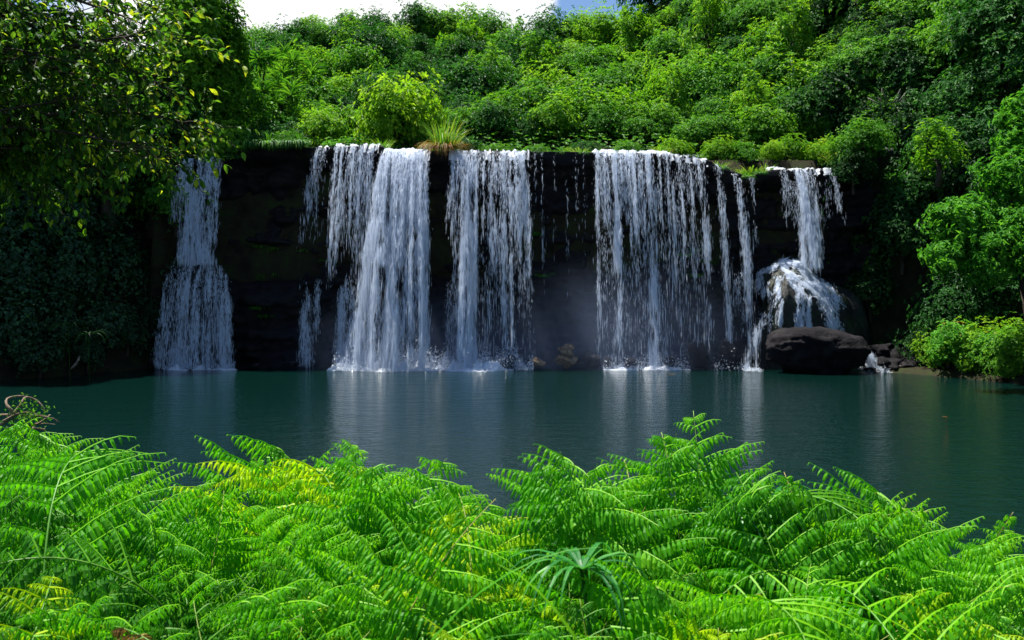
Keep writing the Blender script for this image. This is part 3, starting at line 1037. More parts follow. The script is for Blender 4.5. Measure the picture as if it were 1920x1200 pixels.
for i, (px, Y, s, kd, lb) in enumerate([
    (440, 41.9, .5, 'mid', 'small bush drooping over the black cliff edge beside the left fall'), (485, 42.0, .45, 'dark', 'small dark bush on the black cliff edge'), (535, 42.1, .5, 'mid', 'small bush on the cliff edge left of the thin double fall'),
    (1345, 43.4, .55, 'lime', 'small fresh bush on the bank where the curtain lip steps down'), (1390, 43.0, .6, 'mid', 'small bush behind the dry ledge between curtain and right fall'), (1475, 43.6, .6, 'lime', 'small fresh bush behind the right fall lip'), (1530, 43.2, .6, 'yellow', 'small yellow-green bush behind the right end of the right fall lip'),
    (1580, 41.6, .6, 'lime', 'small fresh bush beside the right end of the right fall'), (1620, 41.0, .8, 'mid', 'bush drooping over the cliff just right of the right fall'), (1600, 40.6, .6, 'shade', 'dark bush hanging below the rim right of the right fall'),
    (1010, 44.2, .6, 'mid', 'low bush on the rim above the rock gap'), (1090, 44.4, .6, 'dark', 'low dark bush on the rim between gap and curtain'), (930, 44.4, .6, 'mid', 'low bush on the rim behind the central fall'), (880, 44.6, .55, 'dark', 'low dark bush right of the hanging orange grass'), (1180, 44.5, .6, 'mid', 'low bush on the rim behind the curtain fall'), (1260, 44.3, .65, 'lime', 'low fresh bush on the rim behind the right half of the curtain fall')]):
    p = ground_at(px, Y)
    z_ = float(lip_z(np.array([p[0]]))[0])
    plant('rim_bush', lb, 'bush', kd, (p[0], Y, (z_ if Y < 43 else p[2]) - .3 * s - (1.2 if 'below' in lb else 0)), s, 'bushes on the rim of the falls')


def spiky(px, py, Y, s, label, seed):
    g = np.random.default_rng(seed)
    p = ground_at(px, Y)
    top = at(px, py, Y)[2] - p[2]
    t = empty('spiky_tree', p, g.uniform(0, 6))
    tag(t, label, 'tree', 'spiky trees above the bare black cliff')
    tm, lm = MB(), MB()
    tm.tube(np.array([(0, 0, -.4), (.1, 0, top * .4), (0, 0, top * .72)]), [.14, .11, .09], 6)
    for i in range(8):
        a = i * .9
        e = np.array([math.cos(a) * s * g.uniform(.4, 1.1), math.sin(a) * s * g.uniform(.4, 1.1), top * .72 + s * g.uniform(-.5, 1.2)])
        tm.tube(np.array([(0, 0, top * .6), e * np.array([.6, .6, 1]) - np.array([0, 0, .2]), e]), [.07, .05, .04], 5)
        n = 46
        d = norm(g.normal(size=(n, 3)) * np.array([1, 1, .75]) + np.array([0, 0, .5]))
        lm.leaves(np.tile(e, (n, 1)), d, norm(np.array([0, 0, 1.0]) + g.normal(size=(n, 3)) * .3), s * g.uniform(.6, 1.05, n), .085, 'near')
    link('trunk', tm.mesh('trunk', M['bark'], True), t)
    link('leaves', lm.mesh('leaves', M['leaf_mid']), t)


spiky(490, 118, 49, 1.15, 'spiky palm-like tree left of the other two under the sky gap', 1)
spiky(548, 95, 52, 1.2, 'spiky palm-like tree highest of the three above the black cliff', 2)
spiky(520, 175, 47, 1.0, 'spiky palm-like tree lowest of the three, just above the black cliff', 3)


def bank_spot(px, py, Ys=(24, 44)):
    Y = np.arange(Ys[0], Ys[1], .2)
    x = (px - 960) / F * Y
    z = CAMZ + (HOR - py) / F * Y
    k = np.nonzero((ground(x, Y) >= z) & (pool_dist(x, Y) > 0))[0]
    if not len(k):
        return None
    i = k[0]
    return (x[i], Y[i], float(ground(x[i], Y[i])[0]))


VG = 'creeper-clad shrubs on the left bank'
for i, (px, py, s) in enumerate([(20, 655, .8), (90, 650, .7), (170, 640, .75), (225, 650, .5), (10, 560, 1.1), (110, 550, 1.0), (190, 540, .9), (40, 450, 1.2), (140, 440, 1.2), (220, 430, 1.0), (265, 430, .6), (60, 350, 1.3), (170, 340, 1.3), (250, 350, 1.0), (252, 480, .5), (262, 540, .42), (285, 395, .42), (272, 600, .35), (60, 690, .5), (150, 680, .4)]):
    p = bank_spot(px, py)
    if p:
        hz = 'at the waterline' if py > 600 else 'halfway up' if py > 500 else 'high up'
        plant('creeper_shrub', f'dark creeper-covered shrub {hz} on the shaded left bank', 'bush', 'vine', (p[0] + .3, p[1], p[2] - .9 * s), s, VG)
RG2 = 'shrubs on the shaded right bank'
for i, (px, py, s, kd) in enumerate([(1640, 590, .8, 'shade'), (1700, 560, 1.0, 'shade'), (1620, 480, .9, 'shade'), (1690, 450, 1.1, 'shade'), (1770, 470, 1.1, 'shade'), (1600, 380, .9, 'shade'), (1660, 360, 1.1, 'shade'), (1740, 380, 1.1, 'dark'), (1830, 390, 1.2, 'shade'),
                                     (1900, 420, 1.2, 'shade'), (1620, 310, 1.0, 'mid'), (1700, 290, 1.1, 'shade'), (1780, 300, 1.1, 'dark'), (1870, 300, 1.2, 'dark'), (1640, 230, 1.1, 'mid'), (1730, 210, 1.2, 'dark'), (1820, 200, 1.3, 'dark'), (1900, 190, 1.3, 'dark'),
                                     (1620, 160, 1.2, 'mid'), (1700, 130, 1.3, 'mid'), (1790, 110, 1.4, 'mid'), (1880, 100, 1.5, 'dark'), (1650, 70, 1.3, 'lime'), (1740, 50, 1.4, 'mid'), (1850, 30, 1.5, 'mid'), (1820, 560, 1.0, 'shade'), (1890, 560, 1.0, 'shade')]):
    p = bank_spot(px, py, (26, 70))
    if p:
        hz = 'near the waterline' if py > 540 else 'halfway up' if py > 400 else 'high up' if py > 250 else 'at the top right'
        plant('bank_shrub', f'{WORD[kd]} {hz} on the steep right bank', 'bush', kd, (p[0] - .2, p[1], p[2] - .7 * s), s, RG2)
# bright tree on the right
p = ground_at(1945, 31.5)
t = empty('tree', p)
tag(t, 'sunlit light green tree leaning in at the right edge of the pool', 'tree')
cm = MB()
cl = []
for j, (px, py, r, Y) in enumerate([(1800, 430, .95, 30.5), (1780, 480, .75, 30.2), (1860, 470, 1.1, 30), (1830, 400, .8, 31), (1900, 430, 1.1, 30.4), (1890, 330, 1.0, 31), (1920, 270, .9, 31.4), (1925, 200, .7, 31.6), (1900, 225, .55, 31.8), (1950, 360, 1.2, 31), (1770, 400, .45, 30.6), (1960, 480, 1.1, 30.2), (1850, 510, .6, 29.8)]):
    c_ = at(px, py, Y)
    cl.append(c_ - np.array(p))
    r *= .88
    n = int(470 * r)
    g = np.random.default_rng(800 + j)
    d = norm(g.normal(size=(n, 3)) + np.array([0, 0, .3]))
    P = c_ - np.array(p) + d * np.array([1.15, 1, .8]) * (r * g.uniform(.4, 1.25, n) * (1 + .55 * vnoise(d * 2.3 + j * 9.1)))[:, None]
    tl = g.random(n) * .5
    for k in range(7):
        az = norm(np.cross(d, g.normal(size=(n, 3))))
        cm.leaves(P, norm(az + d * .3 + np.array([0, 0, -.35])), norm(d * .5 + np.array([0, 0, .8]) + g.normal(size=(n, 3)) * .3), .21 * g.uniform(.7, 1.25, n), .42, 'far', np.clip(tl + g.random(n) * .5, 0, 1))
link('crown', cm.mesh('crown', M['leaf_right']), t)
tm = MB()
tm.tube(np.array([(0, 0, -.3), (-.3, -.2, 2), (-.9, -.6, 4.2)]), [.2, .16, .12], 8)
for c_ in cl:
    tm.tube(np.array([(-.9, -.6, 4.2), (np.array((-.9, -.6, 4.2)) + c_) / 2 + np.array([0, 0, .3]), c_]), [.08, .05, .015], 5)
link('trunk', tm.mesh('trunk', M['bark'], True), t)

p = np.array(at(1760, 330, 33.5))
t = plant('small_tree', 'small tree with bright layered leaves jutting from the dark right bank', 'tree', 'loose', p, .85, None, 1, .4)
t.scale = (1.1, .9, .75)
BG = 'bushes on the right shore'
for i, (px, Y, s, kd, lb) in enumerate([
    (1750, 36.9, .55, 'lime', 'small fresh bush nearest the boulder on the right shore'), (1790, 35.8, .75, 'bright', 'leafy green bush on the right shore just above the pale stones'), (1835, 35.3, .9, 'lime', 'largest fresh green bush in the middle of the right shore'),
    (1862, 34.2, .6, 'bright', 'low bright bush close to the water on the right shore'), (1905, 33.6, .8, 'lime', 'fresh green bush at the right edge above the stones'), (1735, 38.0, .6, 'shade', 'small dark bush behind the shore slabs'), (1800, 37.6, .95, 'dark', 'shaded bush behind the largest shore bush'),
    (1870, 36.6, 1.0, 'dark', 'shaded bush behind the right edge bush'), (1815, 34.9, .4, 'yellow', 'tiny yellow-green bush at the waterline of the right shore'), (1885, 33.0, .4, 'lime', 'tiny fresh bush at the waterline by the right edge')]):
    p = ground_at(px, Y)
    t = plant('shore_bush', lb, 'bush', kd, (p[0], p[1], p[2] - .2 * s), s, BG, i)


# grass tufts
def tuft_mesh(name, n, L, seed, mat, spread=.5, droop=1.0, width=.02, r0=.12, seg=5, bias=(0, 0, 0)):
    g = np.random.default_rng(seed)
    m = MB()
    for i in range(n):
        a = g.uniform(0, 6.283)
        d = np.array([math.cos(a) * spread, math.sin(a) * spread, 1.0]) + np.array(bias) + g.normal(size=3) * .12
        p = np.array([math.cos(a), math.sin(a), 0]) * r0 * g.random()
        l = L * g.uniform(.55, 1.1)
        d = d / np.linalg.norm(d)
        side = norm(np.cross(d, np.array([0, 0, 1.0]) + g.normal(size=3) * .2))
        V = []
        for k in range(seg + 1):
            u = k / seg
            w = width * (1 - u ** 1.6) * (.55 + .45 * min(1, u * 4)) + .001
            V += [p - side * w, p + np.cross(side, d) * w * .3, p + side * w]
            p = p + d * l / seg
            d = norm(d + np.array([0, 0, -droop * .42 * g.uniform(.7, 1.3)]) * (u + .15))
        f = []
        for k in range(seg):
            for j in (0, 1):
                f.append([k * 3 + j, k * 3 + j + 1, k * 3 + j + 4, k * 3 + j + 3])
        m.add(np.array(V), np.array(f), np.full(len(V), g.random()))
    return m.mesh(name, mat)


t = empty('hanging_grass', at(832, 282, 41.4))
tag(t, 'tuft of green and rust-orange grass hanging over the lip between two falls', 'grass tuft')
link('green_blades', tuft_mesh('green_blades', 170, 1.7, 1, M['grass'], .45, 1.0, .022, .5), t)
link('dry_blades', tuft_mesh('dry_blades', 260, 1.5, 2, M['drygrass'], 1.0, 2.4, .02, .5, 7, (0, -.6, -.2)), t)
TG = 'grass tufts along the lip of the falls'
TM = [tuft_mesh('grass_tuft', 70, .8, 10 + i, M['grass'], .7, 1.4, .02, .35) for i in range(3)]
for px in list(range(440, 570, 22)) + [715, 818, 850, 1005, 1030, 1085, 1098, 1240] + list(range(1345, 1450, 16)) + [1565, 1580, 1600]:
    x = (px - 960) / F * 42.0
    o = link('grass_tuft', TM[px % 3], None, (x, 42.0 + random.uniform(-.2, .8), float(lip_z(np.array([x]))[0]) - .05))
    s = random.uniform(.5, 1.1)
    o.scale = (s, s, s)
    tag(o, f'green grass tuft on the lip {zone(px)}', 'grass tuft', TG)


# ground cover on the hill and the banks: low leaves nobody could count
def cover(name, xr, yr, n, leaf, mat, seed, dmin=.3, dens=1.0):
    g = np.random.default_rng(seed)
    x = g.uniform(*xr, n)
    y = g.uniform(*yr, n)
    d = pool_dist(x, y)
    k = (d > dmin) & ~((y < 44.5) & (y > 40.5) & (x > -15.2) & (x < 14.2))
    x, y = x[k], y[k]
    z = ground(x, y)
    e = .1
    nx = -(ground(x + e, y) - z) / e
    ny = -(ground(x, y + e) - z) / e
    N = norm(np.stack([nx, ny, np.ones_like(x)], -1))
    m = MB()
    P = np.stack([x, y, z], -1) + N * g.uniform(.05, 1.0, (len(x), 1)) ** 1.5 * (.9 if leaf > .12 else .45)
    tl = g.random(len(x)) * .5
    for q in range(4):
        az = norm(np.cross(N, g.normal(size=(len(x), 3))))
        m.leaves(P, norm(az + N * .4), norm(N + np.array([0, 0, .6]) + g.normal(size=(len(x), 3)) * .3), leaf * g.uniform(.6, 1.3, len(x)), .5, 'far', np.clip(tl + g.random(len(x)) * .5, 0, 1))
    tag(link(name, m.mesh(name, M[mat])), kind='stuff')


cover('hill_undergrowth', (-34, 42), (41, 86), 42000, .22, 'leaf_mid', 1)
cover('bank_undergrowth', (-30, -15), (26, 44), 9000, .2, 'leaf_vine', 2)
cover('shore_undergrowth', (15, 32), (26, 44), 9000, .24, 'leaf_dark', 3, 1.6)
cover('near_undergrowth', (-10, 9), (.8, 15), 16000, .08, 'fern_dark', 4, .05)

HM = [tuft_mesh('hanging_creeper', 120, 1.1, 60 + i, M['leaf_mid' if i else 'leaf_dark'], 1.0, 3.2, .045, .5, 6, (0, -.9, .1)) for i in range(3)]
for i, px in enumerate([428, 446, 462, 484, 503, 522, 541, 560, 716, 1008, 1050, 1092, 1352, 1398, 1425, 1572, 1590, 1612, 1635]):
    x = (px - 960) / F * 41.3
    o = link('hanging_creeper', HM[i % 3], None, (x, 41.25, float(lip_z(np.array([x]))[0]) - .05))
    q = random.uniform(.5, 1.0) * (1 if px < 570 or px > 1570 else .5)
    o.scale = (q, q, q)
    o.rotation_euler = (0, 0, random.uniform(-.4, .4))
    tag(o, f'creeper hanging over the rim {zone(px)}', 'creeper', 'creepers hanging over the rim')


# ledge moss and ferns on the cliff
lg = 'small plants on the wet ledge'
LM = [tuft_mesh('ledge_fern', 60, .55, 40 + i, M['fern_dark'], 1.1, 2.2, .03, .25, 5, (0, -.7, 0)) for i in range(3)]
for i, (px, py) in enumerate([(475, 462), (490, 470), (505, 466), (520, 474), (540, 478), (560, 470), (575, 482), (590, 488), (612, 490), (480, 520), (500, 516), (1290, 480), (1310, 470), (1330, 492), (490, 580), (500, 595), (1000, 440), (1020, 520), (1300, 520)]):
    z = CAMZ + (HOR - py) / F * 41
    x = (px - 960) / F * 41
    y = float(cliff_y(np.array([x]), np.array([z]))[0])
    o = link('ledge_fern', LM[i % 3], None, (x, y - .02, z))
    tag(o, 'dark plant on the wet cliff ' + ('left of the thin double fall' if px < 620 else 'behind the curtain fall' if px > 1100 else 'in the bare rock gap'), 'plant', lg)


# ------------------------------------------------------------------ overhanging tree at upper left
def overhang():
    g = np.random.default_rng(77)
    base = np.array([-8.6, 9.6, float(ground(-8.6, 9.6)[0])])
    t = empty('overhanging_tree', base)
    tag(t, 'dark tree with broad leaves overhanging the pool at upper left', 'tree')
    tr, cr, tw = MB(), MB(), MB()
    trunk = np.array([(0, 0, -.4), (.1, 0, 1.5), (.3, -.1, 3.2), (.5, -.2, 4.8), (.6, -.2, 6.4)])
    tr.tube(trunk, [.24, .2, .17, .14, .1], 10)
    # limb ends given where the branches end in the view
    ends = []
    for (px, py, Y) in [(395, 250, 9.0), (360, 90, 9.2), (300, 20, 9.5), (340, 300, 8.8), (250, 200, 9.0), (220, 310, 9.4), (150, 120, 8.6), (110, 290, 9.2), (60, 40, 8.8), (40, 220, 9.6), (180, 30, 9.8), (330, 180, 9.6), (270, 110, 10.2),
                        (120, 200, 10.4), (30, 330, 10.5), (200, 250, 10.6), (20, 130, 9.8), (90, 350, 10.4), (280, 280, 10.0), (-40, 60, 9.4), (-40, 260, 9.8)]:
        ends.append(at(px, py, Y) - base)
    g2 = random.Random(5)
    P, D = [], []
    for e in list(ends):
        ends.append(e + g.normal(size=3) * np.array([.45, .5, .35]) - np.array([.5, 0, .0]))
    for i, e in enumerate(ends):
        s = trunk[2 + i % 3]
        mid = s * .5 + e * .5 + np.array([0, 0, .55]) + g.normal(size=3) * .35
        ts = np.linspace(0, 1, 9)[:, None]
        br = (1 - ts) ** 2 * s + 2 * ts * (1 - ts) * mid + ts ** 2 * e
        tr.tube(br, np.linspace(.04, .006, 9), 6)
        for k in range(56):
            u = g.uniform(.30, 1.0) ** .7
            q = (1 - u) ** 2 * s + 2 * u * (1 - u) * mid + u ** 2 * e
            fw = norm(e - s)
            d = norm(fw * .7 + g.normal(size=3) * .75 + np.array([.15, 0, -.12]))
            L = g.uniform(.25, .62)
            n = 7
            tt = np.linspace(0, 1, n)[:, None]
            pts = q + d * L * tt + np.array([0, 0, -.22]) * tt ** 2 * L
            tw.tube(pts, np.linspace(.007, .002, n), 3)
            for j in range(2, n):
                for sd in (0, 1):
                    P.append(pts[j])
                    dd = norm(d * .6 + norm(np.cross(d, g.normal(size=3))) * .9 + np.array([0, 0, -.55]))
                    D.append(dd)
    P, D = np.array(P), np.array(D)
    N = norm(np.array([0, 0, 1.0]) + g.normal(size=P.shape) * .45)
    # a random share of leaves farther out along X is tinted yellower
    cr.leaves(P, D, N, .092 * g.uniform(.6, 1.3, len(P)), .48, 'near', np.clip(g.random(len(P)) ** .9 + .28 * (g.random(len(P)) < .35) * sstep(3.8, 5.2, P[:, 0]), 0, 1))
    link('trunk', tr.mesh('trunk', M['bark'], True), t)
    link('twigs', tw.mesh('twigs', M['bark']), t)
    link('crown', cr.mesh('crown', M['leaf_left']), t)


overhang()


# ------------------------------------------------------------------ ferns on the near bank
def frond_mesh(seed, L=1.5, th0=.05, th1=.8, phi=.3, lmax=.5, npair=13, start=.34, pl=.08, gap=.0195):
    """a twice-divided frond standing in the local Y-Z plane and nodding towards +X."""
    g = np.random.default_rng(seed)
    n = 44
    s = np.linspace(0, 1, n)
    th = th0 + (th1 - th0) * s ** 2.2
    ph = phi * s ** 1.2 + g.normal() * .05
    T = np.stack([np.sin(th), np.cos(th) * np.sin(ph), np.cos(th) * np.cos(ph)], -1)
    R = np.concatenate([[[0, 0, 0]], np.cumsum(T[:-1] * (L / (n - 1)), 0)])
    st, bl = MB(), MB()
    st.tube(R, np.linspace(.0055, .0013, n), 5, g.random())
    bl.tube(R, np.linspace(.003, .0007, n), 3, .6)
    X = np.array([1.0, 0, 0])
    for i, q in enumerate(start + (1 - start) * (1 - (1 - np.linspace(0, .985, npair)) ** 1.15)):
        v = (q - start) / (1 - start)
        ln0 = lmax * (min(1, .75 + v * 2.0) * (1 - v ** 1.6) + .08)
        k = int(q * (n - 1))
        p0, t0 = R[k], T[k]
        N0 = norm(-X + X.dot(t0) * t0)
        for sd in (-1, 1):
            ln = ln0 * g.uniform(.82, 1.08)
            if g.random() < .04:
                continue
            side = np.cross(N0, t0) * sd
            d = norm(side + t0 * g.uniform(.30, .55) + N0 * g.uniform(-.25, .25) + np.array([0, 0, .12]))
            m = max(8, int(ln / .03) // 2 * 2)
            pts, dirs = [p0], []
            bend = g.uniform(.8, 1.3)
            for jj in range(m):
                dirs.append(d)
                pts.append(pts[-1] + d * ln / m)
                d = norm(d + np.array([0, 0, -1.0]) * (bend / m) * (.25 + 1.3 * jj / m))
            pts = np.array(pts)
            dirs = np.array(dirs + [d])
            bl.tube(pts[::2], np.linspace(.0034, .0010, len(pts[::2])), 3, 1.0)
            mm = max(6, int(ln / gap))
            u = np.linspace(.06, 1, mm)
            idx = u * (len(pts) - 1)
            i0 = np.minimum(idx.astype(int), len(pts) - 2)
            fr = (idx - i0)[:, None]
            pp = pts[i0] * (1 - fr) + pts[i0 + 1] * fr
            dd = norm(dirs[i0])
            up = norm(np.array([0, 0, 1.0]) - dd * dd[:, 2:3] + 1e-6)
            lat = np.cross(dd, up)
            plen = pl * (1 - .82 * u ** 2.6) * np.minimum(1, .65 + u * 4) * (.4 + .6 * min(1, ln / lmax * 1.5))
            for s2 in (-1, 1):
                dv = norm(lat * s2 * g.uniform(.45, .7, (mm, 1)) + dd * .36 + np.array([0, 0, -1.0]) * g.uniform(.65, 1.05, (mm, 1)))
                nn = norm(up + lat * s2 * .6 + g.normal(size=(mm, 3)) * .12)
                bl.leaves(pp, dv, nn, plen * g.uniform(.82, 1.14, mm), .235, 'pinnule', np.clip(.22 + .30 * g.random() + .28 * g.random(mm) + .3 * (u > .8) * g.random(mm), 0, 1))
    return bl, st, R[np.argmax(R[:, 2])]


FR = []
for i, kw in enumerate([
    dict(L=1.5, th1=.9, phi=.45, lmax=.62, start=.36, pl=.085), dict(L=1.45, th1=1.2, phi=-.40, lmax=.55, start=.34, pl=.08), dict(L=1.35, th1=.7, phi=-.2, lmax=.50, start=.36, pl=.075),
    dict(L=1.6, th1=.5, phi=.18, lmax=.60, npair=14, start=.40, pl=.085), dict(L=1.25, th1=1.5, phi=.6, lmax=.42, npair=12, start=.34, pl=.07), dict(L=1.4, th1=.9, phi=-.55, lmax=.58, start=.36, pl=.08),
    dict(L=1.3, th1=2.4, phi=.25, lmax=.36, start=.42, pl=.065), dict(L=1.5, th1=.8, phi=-.30, lmax=.64, npair=14, start=.36, pl=.085),
    dict(L=1.35, th1=1.1, phi=.5, lmax=.42, npair=14, start=.3, pl=.062, gap=.0165), dict(L=1.3, th1=.8, phi=-.4, lmax=.40, npair=14, start=.3, pl=.06, gap=.0165), dict(L=1.4, th1=1.3, phi=.2, lmax=.44, npair=14, start=.3, pl=.065, gap=.017),
    dict(L=1.25, th1=1.0, phi=-.6, lmax=.38, npair=13, start=.28, pl=.058, gap=.016), dict(L=1.35, th1=.6, phi=.35, lmax=.42, npair=14, start=.32, pl=.062, gap=.0165), dict(L=1.3, th1=1.6, phi=-.2, lmax=.40, npair=13, start=.3, pl=.06, gap=.0165)]):
    bl, st, top = frond_mesh(900 + i, **kw)
    ms = st.mesh('stalk', M['stalk'], True)
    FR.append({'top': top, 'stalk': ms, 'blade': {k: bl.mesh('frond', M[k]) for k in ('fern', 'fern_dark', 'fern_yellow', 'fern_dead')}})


def fern_zone(px):
    for lim, s in ((290, 'before the dark left bank'), (450, 'before the left fall'), (570, 'before the bare black cliff'), (700, 'before the thin double fall'), (830, 'before the main white fall'), (1000, 'before the central fall'), (1110, 'before the rock gap'), (1400, 'before the curtain fall'), (1625, 'before the right fall')):
        if px < lim:
            return s
    return 'before the right bank'


def fern(px, py, Y, rz, nf=4, tone='fern', lead=None, spread=2.4, label=None, g=random):
    """the leading frond's highest point stands at (px, py) when seen from the photograph's place."""
    li = (g.randrange(8) if g.random() < (.45 if px > 640 else .2) else g.randrange(8, len(FR))) if lead is None else lead
    f = FR[li]
    top = at(px, py, Y)
    s = 1.0
    bx = by = gz = 0
    for _ in range(4):
        c, sn = math.cos(rz), math.sin(rz)
        bx = top[0] - s * (c * f['top'][0] - sn * f['top'][1])
        by = top[1] - s * (sn * f['top'][0] + c * f['top'][1])
        gz = float(ground(bx, by)[0])
        s = min(1.6, max(.45, (top[2] - gz) / f['top'][2]))
    gz = top[2] - s * f['top'][2]
    t = empty('fern', (bx, by, gz), rz, s)
    dz = 'at the front' if Y < 2.5 else 'in the middle rows' if Y < 3.9 else 'by the water'
    w = {'fern': 'green fern', 'fern_dark': 'deep green fern', 'fern_yellow': 'yellow-green fern', 'fern_dead': 'dry brown fern'}[tone]
    tag(t, label or f'{w} {dz} {fern_zone(px)}', 'fern', 'ferns on the near bank')
    for k in range(nf):
        j = li if k == 0 else g.randrange(8 if lead is None else 0, len(FR))
        b = link('frond', FR[j]['blade']['fern_dark' if k and tone == 'fern' and g.random() < .55 else tone], t)  # non-lead fronds often darker green: shade for depth put into their colour
        if k:
            b.rotation_euler = (0, 0, spread * (k if k % 2 else -k) / 2 + g.uniform(-.4, .4))
            q = f['top'][2] / FR[j]['top'][2] * (g.uniform(.55, .8) if lead is not None else g.uniform(.6, .92))
            b.scale = (q, q, q)
        link('stalk', FR[j]['stalk'], b)
    return t


gf = random.Random(3)
PI = math.pi
for (px, py, Y, rz, tone, lead, lb) in [
    (150, 850, 4.4, 1.75, 'fern', 6, 'green fern whose curled tip stands out against the water at left'),
    (70, 815, 6.0, -1.32, 'fern', 4, None), (15, 800, 7.2, -1.01, 'fern', 1, None), (40, 850, 5.2, -1.09, 'fern', 5, None), (110, 870, 4.6, -0.94, 'fern', 1, None),
    (285, 885, 5.0, 1.13, 'fern', 4, 'small fern tip nodding over the dark water at left'), (200, 920, 4.0, -1.13, 'fern', 5, None), (250, 950, 3.8, -2.29, 'fern', 0, None),
    (370, 930, 4.2, -1.81, 'fern', 1, None), (420, 920, 4.4, 2.30, 'fern', 5, None), (475, 858, 4.6, -2.18, 'fern', 2, None), (520, 840, 5.2, -1.18, 'fern', 4, 'fern with small drooping tips just left of a taller green frond'),
    (600, 885, 4.8, -1.00, 'fern_yellow', 6, 'young yellowish fern with crinkled tips against the dark water'), (655, 822, 4.2, -2.32, 'fern', 3, 'tall upright fern rising against the water below the main fall'),
    (700, 870, 4.0, -0.97, 'fern', 7, None), (838, 860, 4.0, -1.23, 'fern', 0, 'fern arching right with its tip below the hanging orange grass'), (860, 925, 3.6, 1.92, 'fern', 1, None), (930, 935, 3.2, 1.06, 'fern', 5, None),
    (1050, 848, 3.4, -2.24, 'fern', 0, 'broad fern with long layered pinnae in the centre of the bank'), (1010, 870, 3.5, -1.91, 'fern', 7, None), (1120, 870, 3.6, -1.06, 'fern', 7, None), (1170, 862, 4.2, 1.73, 'fern', 1, None),
    (1300, 770, 4.4, 1.13, 'fern', 3, 'tallest fern, its tip reaching furthest up over the water'), (1240, 810, 4.2, 1.99, 'fern', 2, None), (1260, 850, 4.0, -1.23, 'fern', 5, None),
    (1380, 885, 3.9, 1.38, 'fern', 0, None), (1470, 885, 4.2, 2.21, 'fern', 2, None), (1430, 915, 3.6, -1.11, 'fern', 1, None), (1540, 935, 3.8, -1.10, 'fern_dark', 6, None),
    (1640, 925, 4.2, -2.30, 'fern', 4, 'fern frond arching left alone over the dark water at right'), (1700, 945, 4.0, -0.89, 'fern', 3, None), (1745, 960, 3.9, -1.01, 'fern', 4, None), (1600, 970, 3.5, -1.82, 'fern', 5, None),
    (1900, 960, 3.8, -0.84, 'fern', 3, 'upright fern at the right edge of the bank'), (1840, 1020, 3.4, -1.99, 'fern', 1, None), (1790, 1040, 3.3, -1.37, 'fern', 0, None),
    (858, 948, 3.5, -1.3, 'fern_yellow', 7, 'large young yellow fern in front of the main white fall'), (820, 1060, 3.4, -1.9, 'fern_yellow', 0, 'bright yellow fern low at the front left of the sedge'), (740, 1120, 3.4, -1.2, 'fern_yellow', 5, None),
    (905, 1120, 3.4, -1.7, 'fern_yellow', 1, None), (1330, 985, 3.8, -1.9, 'fern', 7, None), (1520, 1000, 3.7, -1.2, 'fern', 3, None), (1680, 1060, 3.6, -1.8, 'fern', 0, None), (1210, 950, 3.9, -1.3, 'fern', 3, None), (480, 1000, 3.8, -1.9, 'fern', 5, None), (600, 985, 3.8, -1.3, 'fern', 7, None),
    (1268, 812, 4.6, -1.9, 'fern', 3, None), (642, 850, 4.6, -1.9, 'fern', 7, None), (1885, 985, 4.3, -1.9, 'fern', 3, None), (1735, 985, 4.4, -1.3, 'fern', 0, None), (530, 870, 4.9, -1.9, 'fern', 5, None), (1650, 960, 4.4, -1.2, 'fern', 5, None),
]:
    fern(px, py, max(2.7, Y * .80) if Y < 5.1 else Y * .9, rz + gf.uniform(-.15, .15), 3, tone, lead, 1.1, lb, gf)
# the mass of the bank
rows = [(3.7, 92, 1020), (3.2, 100, 1048), (2.8, 108, 1085), (2.5, 116, 1128), (2.25, 124, 1175), (2.05, 134, 1225), (1.85, 150, 1280)]
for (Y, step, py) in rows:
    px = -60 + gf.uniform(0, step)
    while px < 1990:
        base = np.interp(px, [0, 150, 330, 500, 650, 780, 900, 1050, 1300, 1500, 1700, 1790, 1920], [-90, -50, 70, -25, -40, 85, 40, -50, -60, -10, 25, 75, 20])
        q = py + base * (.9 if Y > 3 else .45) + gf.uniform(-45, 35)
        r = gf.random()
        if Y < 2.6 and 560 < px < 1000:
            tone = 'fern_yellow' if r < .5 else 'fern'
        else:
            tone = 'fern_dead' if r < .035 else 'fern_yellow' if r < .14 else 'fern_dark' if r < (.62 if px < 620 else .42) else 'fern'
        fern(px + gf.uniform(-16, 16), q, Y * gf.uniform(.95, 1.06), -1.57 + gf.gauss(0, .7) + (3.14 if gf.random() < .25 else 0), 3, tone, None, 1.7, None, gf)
        px += step * gf.uniform(.8, 1.25)


